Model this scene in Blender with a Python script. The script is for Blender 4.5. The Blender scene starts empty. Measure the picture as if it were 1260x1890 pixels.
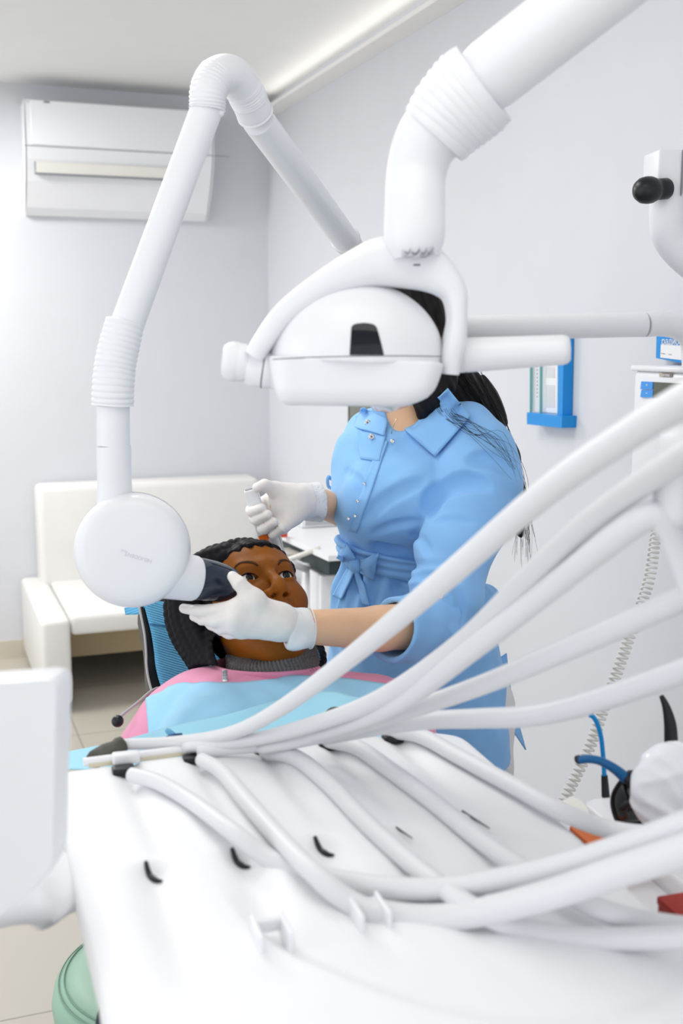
import bpy, math, random
import numpy as np
from mathutils import Vector, Matrix

random.seed(7)
rng = np.random.default_rng(7)
scene = bpy.context.scene
COL = scene.collection
V3 = lambda *a: np.array(a, float)

# ---------------------------------------------------------------- camera
FPX = 2100.0                      # focal length in pixels of the 1260 x 1890 frame
PITCH = math.atan(325.0 / 2100.0)
CAMH = 1.5
cam_data = bpy.data.cameras.new('camera')
cam = bpy.data.objects.new('camera', cam_data)
COL.objects.link(cam)
cam.location = (0, 0, CAMH)
cam.rotation_euler = (math.pi / 2 - PITCH, 0, 0)
cam_data.sensor_fit = 'VERTICAL'
cam_data.sensor_height = 36.0
cam_data.lens = 36.0 * FPX / 1890.0
cam_data.clip_start = 0.02
cam_data.dof.use_dof = True
cam_data.dof.focus_distance = 2.0
cam_data.dof.aperture_fstop = 5.0
scene.camera = cam

# ---------------------------------------------------------------- light and exposure
scene.view_settings.view_transform = 'Standard'
scene.view_settings.look = 'None'
scene.view_settings.gamma = 1.0
scene.view_settings.use_curve_mapping = False
scene.view_settings.exposure = 0.32
world = bpy.data.worlds.new('world')
scene.world = world
world.use_nodes = True
world.node_tree.nodes['Background'].inputs[0].default_value = (0.93, 0.96, 1.0, 1)
world.node_tree.nodes['Background'].inputs[1].default_value = 0.98


def area_light(name, loc, direction, sx, sy, power, color=(1, 1, 1)):
    d = bpy.data.lights.new(name, 'AREA')
    d.shape = 'RECTANGLE'
    d.size = sx
    d.size_y = sy
    d.energy = power
    d.color = color
    o = bpy.data.objects.new(name, d)
    o.location = loc
    o.rotation_euler = Vector(direction).to_track_quat('-Z', 'Y').to_euler()
    COL.objects.link(o)
    return o


area_light('side_fill_light', (-2.6, 0.2, 1.9), (1, 0.55, -0.15), 2.2, 1.8, 9, (0.93, 0.96, 1))  # added soft fill from the left, no window is modelled there
area_light('ceiling_fill_light', (0.1, 0.5, 2.57), (0, 0, -1), 1.2, 1.2, 6, (1, 0.99, 0.97))  # added overhead fill above the foreground, without a fixture
area_light('ceiling_fill_light', (-0.7, 2.4, 2.57), (0, 0, -1), 0.9, 0.9, 12, (1, 0.99, 0.97))  # added overhead fill for the middle of the room, without a fixture
area_light('ceiling_fill_light', (-2.0, 4.15, 2.57), (0, 0, -1), 0.6, 0.6, 34, (1, 0.99, 0.97))  # added fill out of view, brightens the back wall

# ---------------------------------------------------------------- geometry of the view
_FW = V3(0, math.cos(PITCH), -math.sin(PITCH))
_UP = V3(0, math.sin(PITCH), math.cos(PITCH))
CAMP = V3(0, 0, CAMH)


def ray(px, py):
    d = V3(1, 0, 0) * ((px - 630) / FPX) + _UP * ((945 - py) / FPX) + _FW
    return d


def P(px, py, Y):
    """measured point: the spot that lies Y metres in front of the camera"""
    d = ray(px, py)
    return d * (Y / d[1]) + CAMP


def Zp(px, py, z):
    d = ray(px, py)
    return d * ((z - CAMH) / d[2]) + CAMP


def hit(px, py, o, n):
    d = ray(px, py)
    return CAMP + d * (np.dot(np.asarray(o) - CAMP, n) / np.dot(d, n))


def unit(v):
    v = np.asarray(v, float)
    return v / (np.linalg.norm(v) + 1e-12)


# ---------------------------------------------------------------- materials
def mat(name, col, rough=0.5, spec=0.5, metal=0.0, bump=0.0, bscale=200.0, var=0.02, vscale=6.0,
        sheen=0.0, coat=0.0, sss=0.0, trans=0.0, ior=1.45, emit=None, alpha=1.0, strength=1.0):
    m = bpy.data.materials.new(name)
    m.use_nodes = True
    nt = m.node_tree
    b = nt.nodes['Principled BSDF']
    b.inputs['Roughness'].default_value = rough
    b.inputs['Specular IOR Level'].default_value = spec
    b.inputs['Metallic'].default_value = metal
    b.inputs['Sheen Weight'].default_value = sheen
    b.inputs['Coat Weight'].default_value = coat
    b.inputs['Transmission Weight'].default_value = trans
    b.inputs['IOR'].default_value = ior
    b.inputs['Alpha'].default_value = alpha
    if sss:
        b.inputs['Subsurface Weight'].default_value = sss
        b.inputs['Subsurface Radius'].default_value = (0.006, 0.003, 0.0015)
        b.inputs['Subsurface Scale'].default_value = 1.0
    tc = nt.nodes.new('ShaderNodeTexCoord')
    nz = nt.nodes.new('ShaderNodeTexNoise')
    nz.inputs['Scale'].default_value = vscale
    nz.inputs['Detail'].default_value = 3
    nt.links.new(tc.outputs['Object'], nz.inputs['Vector'])
    rp = nt.nodes.new('ShaderNodeValToRGB')
    c = np.array(col[:3], float)
    rp.color_ramp.elements[0].color = (*np.clip(c * (1 - var), 0, 1), 1)
    rp.color_ramp.elements[1].color = (*np.clip(c * (1 + var), 0, 1), 1)
    rp.color_ramp.elements[0].position = 0.3
    rp.color_ramp.elements[1].position = 0.7
    nt.links.new(nz.outputs['Fac'], rp.inputs[0])
    nt.links.new(rp.outputs[0], b.inputs['Base Color'])
    if emit:
        b.inputs['Emission Color'].default_value = (*emit, 1)
        b.inputs['Emission Strength'].default_value = strength
    if bump:
        n2 = nt.nodes.new('ShaderNodeTexNoise')
        n2.inputs['Scale'].default_value = bscale
        n2.inputs['Detail'].default_value = 4
        nt.links.new(tc.outputs['Object'], n2.inputs['Vector'])
        bp = nt.nodes.new('ShaderNodeBump')
        bp.inputs['Strength'].default_value = bump
        bp.inputs['Distance'].default_value = 0.002
        nt.links.new(n2.outputs['Fac'], bp.inputs['Height'])
        nt.links.new(bp.outputs[0], b.inputs['Normal'])
    return m


def wave_bump(m, scale, direction='X', strength=0.5, dist=0.002, coord='Object', rot=(0, 0, 0), distort=0.0):
    nt = m.node_tree
    b = nt.nodes['Principled BSDF']
    tc = nt.nodes.new('ShaderNodeTexCoord')
    mp = nt.nodes.new('ShaderNodeMapping')
    mp.inputs['Rotation'].default_value = rot
    w = nt.nodes.new('ShaderNodeTexWave')
    w.bands_direction = direction
    w.inputs['Scale'].default_value = scale
    w.inputs['Distortion'].default_value = distort
    bp = nt.nodes.new('ShaderNodeBump')
    bp.inputs['Strength'].default_value = strength
    bp.inputs['Distance'].default_value = dist
    nt.links.new(tc.outputs[coord], mp.inputs[0])
    nt.links.new(mp.outputs[0], w.inputs['Vector'])
    nt.links.new(w.outputs['Fac'], bp.inputs['Height'])
    nt.links.new(bp.outputs[0], b.inputs['Normal'])
    return m


M = {}
M['wall'] = mat('wall_paint', (0.685, 0.695, 0.73), 0.75, 0.2, bump=0.03, bscale=300, var=0.01)
M['ceiling'] = mat('ceiling_paint', (0.82, 0.82, 0.81), 0.8, 0.2, var=0.01)
M['plastic'] = mat('white_plastic', (0.85, 0.855, 0.875), 0.32, 0.5, var=0.008)
M['plastic_warm'] = mat('cream_plastic', (0.82, 0.80, 0.74), 0.4, 0.5, var=0.01)
M['plastic_grey'] = mat('grey_plastic', (0.45, 0.46, 0.47), 0.4, 0.5)
M['enamel'] = mat('white_enamel', (0.87, 0.875, 0.895), 0.28, 0.5, var=0.006)
M['tray'] = mat('tray_enamel', (0.90, 0.905, 0.92), 0.42, 0.35, var=0.006)
M['hose'] = mat('silicone_hose', (0.76, 0.765, 0.785), 0.42, 0.5, var=0.01)
M['leather'] = mat('white_leather', (0.80, 0.79, 0.76), 0.4, 0.45, bump=0.15, bscale=260, var=0.02)
M['black'] = mat('black_plastic', (0.006, 0.007, 0.009), 0.35, 0.5)
M['blackgloss'] = mat('black_glass', (0.002, 0.003, 0.008), 0.08, 0.5)
M['seam'] = mat('dark_seam', (0.05, 0.055, 0.07), 0.6, 0.3)
M['greyline'] = mat('grey_print', (0.25, 0.26, 0.29), 0.6, 0.3)
M['palegrey'] = mat('pale_grey_print', (0.62, 0.63, 0.66), 0.6, 0.3)
M['blue'] = mat('blue_acrylic', (0.0, 0.27, 0.72), 0.25, 0.5)
M['bluebtn'] = mat('blue_button', (0.05, 0.33, 0.85), 0.35, 0.5)
M['metal'] = mat('steel', (0.65, 0.66, 0.68), 0.22, 0.5, metal=1.0)
M['paper'] = mat('white_paper', (0.85, 0.85, 0.86), 0.8, 0.2)
M['glass'] = mat('clear_acrylic', (0.9, 0.98, 0.97), 0.03, 0.5, trans=0.9, ior=1.2)


# ---------------------------------------------------------------- object helpers
def tag(o, label=None, cat=None, group=None, kind=None):
    if label: o['label'] = label
    if cat: o['category'] = cat
    if group: o['group'] = group
    if kind: o['kind'] = kind
    return o


_loc = {}


def thing(name, label, cat, loc, group=None):
    o = bpy.data.objects.new(name, None)
    o.empty_display_size = 0.05
    o.location = tuple(loc)
    COL.objects.link(o)
    _loc[o] = np.array(loc, float)
    return tag(o, label, cat, group)


def obj(name, vf, material, parent=None, smooth=True, autosm=None, label=None, loc=None):
    """link vertices (world coordinates) and faces as ONE mesh object"""
    v, f = vf[0], vf[1]
    v = np.asarray(v, float).reshape(-1, 3)
    base = _loc[parent] if parent is not None else (np.array(loc, float) if loc is not None
                                                     else np.array([v[:, 0].mean(), v[:, 1].mean(), v[:, 2].min()]))
    me = bpy.data.meshes.new(name)
    me.from_pydata((v - base).tolist(), [], [list(map(int, q)) for q in f])
    mats = material if isinstance(material, (list, tuple)) else [material]
    for m in mats: me.materials.append(m)
    if len(vf) > 2 and vf[2] is not None:
        me.polygons.foreach_set('material_index', np.asarray(vf[2], dtype=np.int32))
    me.polygons.foreach_set('use_smooth', [smooth] * len(me.polygons))
    me.update()
    o = bpy.data.objects.new(name, me)
    COL.objects.link(o)
    if parent is not None:
        o.parent = parent
        _loc[o] = base
    else:
        o.location = tuple(base)
        _loc[o] = base
    if smooth and autosm is not None:
        me.set_sharp_from_angle(angle=math.radians(autosm))
    if label: o['label'] = label
    return o


def sub_of(parent_obj):
    return parent_obj


def merge(*vfs):
    V, Fc, Mi, n = [], [], [], 0
    for vf in vfs:
        v, f = np.asarray(vf[0], float).reshape(-1, 3), vf[1]
        V.append(v)
        Fc += [[i + n for i in q] for q in f]
        Mi += list(vf[2]) if len(vf) > 2 and vf[2] is not None else [0] * len(f)
        n += len(v)
    return np.vstack(V), Fc, Mi


def setmi(vf, i):
    return vf[0], vf[1], [i] * len(vf[1])


def catmull(pts, n=8):
    p = np.asarray(pts, float)
    if p.ndim == 1: p = p[:, None]
    q = np.vstack([2 * p[0] - p[1], p, 2 * p[-1] - p[-2]])
    out = []
    for i in range(1, len(q) - 2):
        for t in np.linspace(0, 1, n, endpoint=False):
            a, b, c, d = q[i - 1], q[i], q[i + 1], q[i + 2]
            out.append(0.5 * ((2 * b) + (-a + c) * t + (2 * a - 5 * b + 4 * c - d) * t * t + (-a + 3 * b - 3 * c + d) * t ** 3))
    out.append(p[-1])
    return np.array(out)


def frames(p, up0=None):
    t = np.gradient(p, axis=0)
    t /= np.linalg.norm(t, axis=1)[:, None] + 1e-12
    u = V3(0, 0, 1) if up0 is None else unit(up0)
    if abs(np.dot(u, t[0])) > 0.95 and up0 is None: u = V3(1, 0, 0)
    N, B = [], []
    n = unit(u - np.dot(u, t[0]) * t[0])
    for i in range(len(p)):
        n = unit(n - np.dot(n, t[i]) * t[i])
        N.append(n); B.append(np.cross(t[i], n))
    return t, np.array(N), np.array(B)


def tube(pts, r, seg=20, spline=0, cap=True, rmod=None, flat=None, up0=None):
    """sweep of a circle (or a flattened circle) along points"""
    p = np.asarray(pts, float)
    rr = np.full(len(p), r, float) if np.isscalar(r) else np.asarray(r, float)
    if spline:
        k = len(p)
        p = catmull(p, spline)
        rr = catmull(rr, spline)[:, 0]
    t, N, B = frames(p, up0)
    if rmod is not None:
        s = np.concatenate([[0], np.cumsum(np.linalg.norm(np.diff(p, axis=0), axis=1))])
        rr = rr + rmod(s)
    a = np.linspace(0, 2 * np.pi, seg, endpoint=False)
    fl = 1.0 if flat is None else flat
    V = (p[:, None, :] + rr[:, None, None] * (np.cos(a)[None, :, None] * N[:, None, :] + fl * np.sin(a)[None, :, None] * B[:, None, :])).reshape(-1, 3)
    F = []
    n = len(p)
    for i in range(n - 1):
        for j in range(seg):
            k = (j + 1) % seg
            F.append([i * seg + j, i * seg + k, (i + 1) * seg + k, (i + 1) * seg + j])
    if cap:
        F.append(list(range(seg))[::-1])
        F.append([(n - 1) * seg + j for j in range(seg)])
    return V, F


def dense(a, b, n):
    a, b = np.asarray(a, float), np.asarray(b, float)
    return [a + (b - a) * t for t in np.linspace(0, 1, n)]


def lathe(profile, origin, axis, seg=40, xref=None):
    """profile: list of (radius, height along the axis)"""
    ax = unit(axis)
    x = unit(np.cross(ax, V3(0, 0, 1) if abs(ax[2]) < 0.9 else V3(1, 0, 0))) if xref is None else unit(np.asarray(xref) - np.dot(xref, ax) * ax)
    y = np.cross(ax, x)
    a = np.linspace(0, 2 * np.pi, seg, endpoint=False)
    V = []
    for r, h in profile:
        V.append(np.asarray(origin)[None] + ax[None] * h + max(r, 1e-5) * (np.cos(a)[:, None] * x + np.sin(a)[:, None] * y))
    V = np.vstack(V)
    F = []
    for i in range(len(profile) - 1):
        for j in range(seg):
            k = (j + 1) % seg
            F.append([i * seg + j, i * seg + k, (i + 1) * seg + k, (i + 1) * seg + j])
    F.append(list(range(seg))[::-1])
    F.append([(len(profile) - 1) * seg + j for j in range(seg)])
    return V, F


def rbox(c, half, axes=None, r=0.01, n=3):
    """box with rounded edges: subdivided cube pulled onto a rounded box"""
    half = np.asarray(half, float)
    r = min(r, half.min() * 0.98)
    ks = [np.concatenate([-half[i] + r * (1 - np.cos(np.linspace(0, np.pi / 2, n + 1))), half[i] - r * (1 - np.cos(np.linspace(np.pi / 2, 0, n + 1)))]) for i in range(3)]
    ks = [np.unique(np.round(k, 7)) for k in ks]
    V, F, idx = [], [], {}

    def vid(p):
        key = tuple(np.round(p, 6))
        if key not in idx:
            idx[key] = len(V); V.append(p)
        return idx[key]
    for ax in range(3):
        u, w = (ax + 1) % 3, (ax + 2) % 3
        for s in (-1, 1):
            for i in range(len(ks[u]) - 1):
                for j in range(len(ks[w]) - 1):
                    q = []
                    for (a, b) in ((i, j), (i + 1, j), (i + 1, j + 1), (i, j + 1)):
                        p = np.zeros(3); p[ax] = s * half[ax]; p[u] = ks[u][a]; p[w] = ks[w][b]
                        q.append(vid(p))
                    F.append(q if s > 0 else q[::-1])
    V = np.array(V)
    inner = np.clip(V, -(half - r), half - r)
    d = V - inner
    L = np.linalg.norm(d, axis=1)[:, None]
    V = inner + d / np.maximum(L, 1e-9) * np.minimum(r, np.maximum(L, 0)) * np.where(L > 0, 1, 0)
    if axes is not None:
        A = np.array([unit(a) for a in axes])
        V = V @ A
    return V + np.asarray(c, float), F


def box(c, half, axes=None):
    h = np.asarray(half, float)
    V = np.array([[x, y, z] for x in (-1, 1) for y in (-1, 1) for z in (-1, 1)], float) * h
    F = [[0, 1, 3, 2], [4, 6, 7, 5], [0, 4, 5, 1], [2, 3, 7, 6], [0, 2, 6, 4], [1, 5, 7, 3]]
    if axes is not None: V = V @ np.array([unit(a) for a in axes])
    return V + np.asarray(c, float), F


def prism(poly, depth_vec):
    """polygon (3D points) extruded by a vector"""
    p = np.asarray(poly, float)
    n = len(p)
    V = np.vstack([p, p + np.asarray(depth_vec)])
    F = [list(range(n))[::-1], list(range(n, 2 * n))] + [[i, (i + 1) % n, n + (i + 1) % n, n + i] for i in range(n)]
    return V, F


def sphere(c, r, axes=None, nu=24, nv=14):
    r = np.full(3, r, float) if np.isscalar(r) else np.asarray(r, float)
    prof = [(math.sin(t), -math.cos(t)) for t in np.linspace(0, np.pi, nv)]
    v, f = lathe(prof, V3(0, 0, 0), V3(0, 0, 1), nu)
    v = v * r
    if axes is not None: v = v @ np.array([unit(a) for a in axes])
    return v + np.asarray(c, float), f


def text_mesh(s, size, origin, xdir, ydir, extrude=0.0004, align='CENTER'):
    """lettering as geometry"""
    cu = bpy.data.curves.new('lettering', 'FONT')
    cu.body = s
    cu.size = size
    cu.align_x = align
    cu.align_y = 'CENTER'
    cu.extrude = extrude
    cu.resolution_u = 3
    o = bpy.data.objects.new('lettering', cu)
    COL.objects.link(o)
    bpy.context.view_layer.update()
    me = bpy.data.meshes.new_from_object(o.evaluated_get(bpy.context.evaluated_depsgraph_get()))
    v = np.array([q.co[:] for q in me.vertices]); f = [list(p.vertices) for p in me.polygons]
    bpy.data.objects.remove(o); bpy.data.curves.remove(cu); bpy.data.meshes.remove(me)
    x, y = unit(xdir), unit(ydir)
    z = np.cross(x, y)
    return v[:, :1] * x + v[:, 1:2] * y + v[:, 2:] * z + np.asarray(origin), f


# ---------------------------------------------------------------- signed distance sculpting
def smin(a, b, k):
    if k <= 0: return np.minimum(a, b)
    h = np.clip(0.5 + 0.5 * (b - a) / k, 0, 1)
    return b + (a - b) * h - k * h * (1 - h)


def cap(a, b, ra, rb=None):
    a, b = np.asarray(a, float), np.asarray(b, float)
    rb = ra if rb is None else rb
    d = b - a; dd = max(np.dot(d, d), 1e-12)

    def f(p):
        t = np.clip((p - a) @ d / dd, 0, 1)
        return np.linalg.norm(p - a - t[:, None] * d, axis=1) - (ra + (rb - ra) * t)
    return f


def ell(c, r, axes=None):
    c, r = np.asarray(c, float), np.asarray(r, float)
    A = None if axes is None else np.array([unit(a) for a in axes])

    def f(p):
        q = p - c
        if A is not None: q = q @ A.T
        k0 = np.linalg.norm(q / r, axis=1)
        k1 = np.linalg.norm(q / (r * r), axis=1)
        return k0 * (k0 - 1) / np.maximum(k1, 1e-9)
    return f


def sbox(c, half, r=0.0, axes=None):
    c, h = np.asarray(c, float), np.asarray(half, float) - r
    A = None if axes is None else np.array([unit(a) for a in axes])

    def f(p):
        q = p - c
        if A is not None: q = q @ A.T
        q = np.abs(q) - h
        return np.linalg.norm(np.maximum(q, 0), axis=1) + np.minimum(q.max(axis=1), 0) - r
    return f


class Sdf:
    def __init__(self): self.ops = []
    def add(self, f, k=0.0): self.ops.append((0, f, k)); return self
    def sub(self, f, k=0.0): self.ops.append((1, f, k)); return self
    def cut(self, f, k=0.0): self.ops.append((2, f, k)); return self          # intersection
    def disp(self, f): self.ops.append((3, f, 0)); return self
    def chain(self, pts, rad, k=0.01):
        for i in range(len(pts) - 1):
            self.add(cap(pts[i], pts[i + 1], rad[i], rad[i + 1]), k)
        return self

    def __call__(self, p):
        d = None
        for op, f, k in self.ops:
            v = f(p)
            if d is None: d = v
            elif op == 0: d = smin(d, v, k)
            elif op == 1: d = -smin(-d, v, k)
            elif op == 2: d = -smin(-d, -v, k)
            else: d = d + v
        return d


def surfnet(f, lo, hi, h, chunk=150000):
    """polygon surface of a signed distance field (surface nets, two-level)"""
    lo, hi = np.asarray(lo, float), np.asarray(hi, float)
    S = 4
    nc = np.ceil((hi - lo) / (h * S)).astype(int)
    g = [lo[i] + (np.arange(nc[i]) + 0.5) * h * S for i in range(3)]
    cp = np.stack(np.meshgrid(*g, indexing='ij'), -1).reshape(-1, 3)
    cv = np.concatenate([f(cp[i:i + chunk]) for i in range(0, len(cp), chunk)])
    near = (np.abs(cv) < h * S * 1.5).reshape(nc)
    n = nc * S
    Fv = np.repeat(np.repeat(np.repeat(cv.reshape(nc), S, 0), S, 1), S, 2).astype(np.float32)
    mask = np.repeat(np.repeat(np.repeat(near, S, 0), S, 1), S, 2)
    ids = np.argwhere(mask)
    pts = lo + (ids + 0.5) * h
    val = np.concatenate([f(pts[i:i + chunk]) for i in range(0, len(pts), chunk)])
    Fv[mask] = val
    s = Fv < 0
    cnt = np.zeros(tuple(n - 1), int)
    sl = lambda a, dx, dy, dz: a[dx:a.shape[0] - 1 + dx, dy:a.shape[1] - 1 + dy, dz:a.shape[2] - 1 + dz]
    for dx in (0, 1):
        for dy in (0, 1):
            for dz in (0, 1):
                cnt += sl(s, dx, dy, dz)
    act = (cnt > 0) & (cnt < 8)
    ac = np.argwhere(act)
    idx = np.full(act.shape, -1, int)
    idx[act] = np.arange(len(ac))
    acc = np.zeros((len(ac), 3)); num = np.zeros(len(ac))
    cs = [(0, 0, 0), (1, 0, 0), (0, 1, 0), (1, 1, 0), (0, 0, 1), (1, 0, 1), (0, 1, 1), (1, 1, 1)]
    vals = [Fv[ac[:, 0] + c[0], ac[:, 1] + c[1], ac[:, 2] + c[2]].astype(float) for c in cs]
    for i in range(8):
        for j in range(i + 1, 8):
            df = [cs[j][k] - cs[i][k] for k in range(3)]
            if sum(abs(x) for x in df) != 1: continue
            a, b = vals[i], vals[j]
            m = (a < 0) != (b < 0)
            t = np.where(m, a / np.where(m, a - b, 1), 0)
            pt = np.array(cs[i])[None] + t[:, None] * np.array(df)[None]
            acc += np.where(m[:, None], pt, 0); num += m
    V = lo + (ac + acc / num[:, None] + 0.5) * h
    F = []
    for ax in range(3):
        u, w = (ax + 1) % 3, (ax + 2) % 3
        shp = list(s.shape); 
        a = s.take(range(0, shp[ax] - 1), ax); b = s.take(range(1, shp[ax]), ax)
        e = np.argwhere(a != b)
        ok = (e[:, u] > 0) & (e[:, w] > 0) & (e[:, u] < shp[u] - 1) & (e[:, w] < shp[w] - 1)
        e = e[ok]
        du = np.zeros(3, int); du[u] = 1
        dw = np.zeros(3, int); dw[w] = 1
        q = [idx[tuple((e - du - dw).T)], idx[tuple((e - dw).T)], idx[tuple(e.T)], idx[tuple((e - du).T)]]
        q = np.stack(q, 1)
        inside = a[tuple(e.T)]
        q = np.where(inside[:, None], q, q[:, ::-1])
        q = q[(q >= 0).all(1)]
        F.append(q)
    return V, np.vstack(F)


def biggest(vf, least=400):
    """drop stray specks: keep only connected pieces with enough vertices"""
    v, f = vf
    lab = np.arange(len(v))
    while True:
        m = lab[f].min(1)
        new = lab.copy()
        for k in range(4): np.minimum.at(new, f[:, k], m)
        new = new[new]
        if (new == lab).all(): break
        lab = new
    cnt = np.bincount(lab, minlength=len(v))
    f = f[cnt[lab[f[:, 0]]] >= least]
    used, inv = np.unique(f, return_inverse=True)
    return v[used], inv.reshape(f.shape)


def march(f, px, py, y0, y1, n=160):
    """first point along the sight line on the surface of f between depths y0 and y1"""
    ys = np.linspace(y0, y1, n)
    d = ray(px, py); d = d / d[1]
    pts = CAMP + ys[:, None] * d
    v = f(pts)
    k = np.argmax(v < 0)
    if not (v < 0).any(): return None
    if k == 0: return pts[0]
    t = v[k - 1] / (v[k - 1] - v[k])
    return pts[k - 1] + (pts[k] - pts[k - 1]) * t


def grad(f, p, e=1e-3):
    p = np.asarray(p, float).reshape(-1, 3)
    g = np.stack([f(p + np.eye(3)[i] * e) - f(p - np.eye(3)[i] * e) for i in range(3)], 1)
    return g / (np.linalg.norm(g, axis=1)[:, None] + 1e-9)


def sheet(grid, thick, close=True):
    """closed thin sheet from a grid of points (nu, nv, 3), thickness along its normals"""
    g = np.asarray(grid, float)
    nu, nv = g.shape[:2]
    du = np.gradient(g, axis=0); dv = np.gradient(g, axis=1)
    nrm = np.cross(du, dv); nrm /= np.linalg.norm(nrm, axis=2)[..., None] + 1e-12
    A = g.reshape(-1, 3); B = (g + nrm * thick).reshape(-1, 3)
    N = nu * nv
    F = []
    for i in range(nu - 1):
        for j in range(nv - 1):
            a, b, c, d = i * nv + j, (i + 1) * nv + j, (i + 1) * nv + j + 1, i * nv + j + 1
            F.append([d, c, b, a]); F.append([N + a, N + b, N + c, N + d])
    bd = [(i, 0) for i in range(nu)] + [(nu - 1, j) for j in range(1, nv)] + [(i, nv - 1) for i in range(nu - 2, -1, -1)] + [(0, j) for j in range(nv - 2, 0, -1)]
    bi = [i * nv + j for i, j in bd]
    for q in range(len(bi)):
        a, b = bi[q], bi[(q + 1) % len(bi)]
        F.append([a, b, N + b, N + a])
    return np.vstack([A, B]), F


def quadgrid(c00, c10, c11, c01, nu, nv):
    """bilinear grid of 2D (or 3D) points"""
    u = np.linspace(0, 1, nu)[:, None, None]; v = np.linspace(0, 1, nv)[None, :, None]
    c00, c10, c11, c01 = [np.asarray(c, float) for c in (c00, c10, c11, c01)]
    return (1 - u) * (1 - v) * c00 + u * (1 - v) * c10 + u * v * c11 + (1 - u) * v * c01
# ================================================================ the room
RA = math.radians(20.5)
E1 = V3(-math.sin(RA), math.cos(RA), 0)       # along the right wall, away from us
E2 = V3(math.cos(RA), math.sin(RA), 0)        # along the back wall, to the right
EZ = V3(0, 0, 1)
CORNER = V3(-0.357, 5.65, 0)
CEIL = 2.60


def Rw(r, n, z): return CORNER - E1 * r - E2 * n + EZ * z          # r along the right wall towards us, n off it
def Bw(b, n, z): return CORNER - E2 * b - E1 * n + EZ * z          # b along the back wall to the left, n off it
def on_right(px, py, n=0.0): return hit(px, py, Rw(0, n, 0), E2)
def on_back(px, py, n=0.0): return hit(px, py, Bw(0, n, 0), E1)
RAX = (E1, E2, EZ)


def struct(name, vf, m, smooth=False):
    o = obj(name, vf, m, None, smooth)
    o['kind'] = 'structure'
    return o


# tiled floor
fm = mat('floor_tile', (0.66, 0.63, 0.57), 0.22, 0.5, var=0.02)
nt = fm.node_tree
b_ = nt.nodes['Principled BSDF']
tc = nt.nodes.new('ShaderNodeTexCoord')
mp = nt.nodes.new('ShaderNodeMapping')
mp.inputs['Rotation'].default_value = (0, 0, -RA)
_fl = Zp(75, 1870, 0.0) - (CORNER * V3(1, 1, 0) - E1 * 3.7 - E2 * 2.05)
mp.inputs['Location'].default_value = (0.28, 6.0 - float(np.dot(_fl, E1)), 0)
bk = nt.nodes.new('ShaderNodeTexBrick')
bk.offset = 0.0
bk.inputs['Color1'].default_value = (0.52, 0.485, 0.42, 1)
bk.inputs['Color2'].default_value = (0.505, 0.47, 0.405, 1)
bk.inputs['Mortar'].default_value = (0.33, 0.31, 0.28, 1)
bk.inputs['Scale'].default_value = 1.0
bk.inputs['Mortar Size'].default_value = 0.003
bk.inputs['Brick Width'].default_value = 0.6
bk.inputs['Row Height'].default_value = 0.6
nt.links.new(tc.outputs['Object'], mp.inputs[0])
nt.links.new(mp.outputs[0], bk.inputs['Vector'])
nt.links.new(bk.outputs['Color'], b_.inputs['Base Color'])


def slab(corners, thick):
    return prism(corners, thick)


struct('floor', slab([Rw(-0.1, -0.1, 0), Rw(7.5, -0.1, 0), Rw(7.5, 4.2, 0), Rw(-0.1, 4.2, 0)], (0, 0, -0.1)), fm)
struct('ceiling', slab([Rw(-0.1, -0.1, CEIL), Rw(7.5, -0.1, CEIL), Rw(7.5, 4.2, CEIL), Rw(-0.1, 4.2, CEIL)], (0, 0, 0.1)), M['ceiling'])
struct('wall_right', slab([Rw(-0.1, 0, 0), Rw(7.5, 0, 0), Rw(7.5, 0, CEIL), Rw(-0.1, 0, CEIL)], E2 * 0.1), M['wall'])
struct('wall_back', slab([Bw(-0.1, 0, 0), Bw(4.2, 0, 0), Bw(4.2, 0, CEIL), Bw(-0.1, 0, CEIL)], E1 * 0.1), M['wall'])
M['base'] = mat('baseboard_tile', (0.62, 0.57, 0.47), 0.35, 0.5)
struct('baseboard_back', slab([Bw(0, 0, 0), Bw(4.2, 0, 0), Bw(4.2, 0, 0.085), Bw(0, 0, 0.085)], -E1 * 0.012), M['base'])
struct('baseboard_right', slab([Rw(0.0, 0, 0), Rw(7.5, 0, 0), Rw(7.5, 0, 0.085), Rw(0.0, 0, 0.085)], -E2 * 0.012), M['base'])
# light cove along the top of the right wall: a ledge with an LED strip lying on it
M['trim'] = mat('cove_paint', (0.86, 0.85, 0.83), 0.6, 0.3)
cz0, cz1, cd = 2.512, 2.522, 0.085
struct('trim_1', slab([Rw(0, 0, cz0), Rw(0, cd, cz0), Rw(0, cd, cz1 + 0.006), Rw(0, cd - 0.008, cz1 + 0.006), Rw(0, cd - 0.008, cz1), Rw(0, 0, cz1)], -E1 * 7.5), M['trim'])
lp = Rw(3.4, 0.03, 2.532)
ld = bpy.data.lights.new('cove_led_strip', 'AREA')
ld.shape = 'RECTANGLE'; ld.size = 6.4; ld.size_y = 0.02; ld.energy = 2.0; ld.color = (1, 0.97, 0.92)
lo_ = bpy.data.objects.new('cove_led_strip', ld)
COL.objects.link(lo_)
lo_.location = tuple(lp)
zz = -unit(-E2 * 0.97 + EZ * 0.22)
xx = E1
yy = np.cross(zz, xx)
lo_.rotation_euler = Matrix((xx, yy, zz)).transposed().to_euler()

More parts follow.
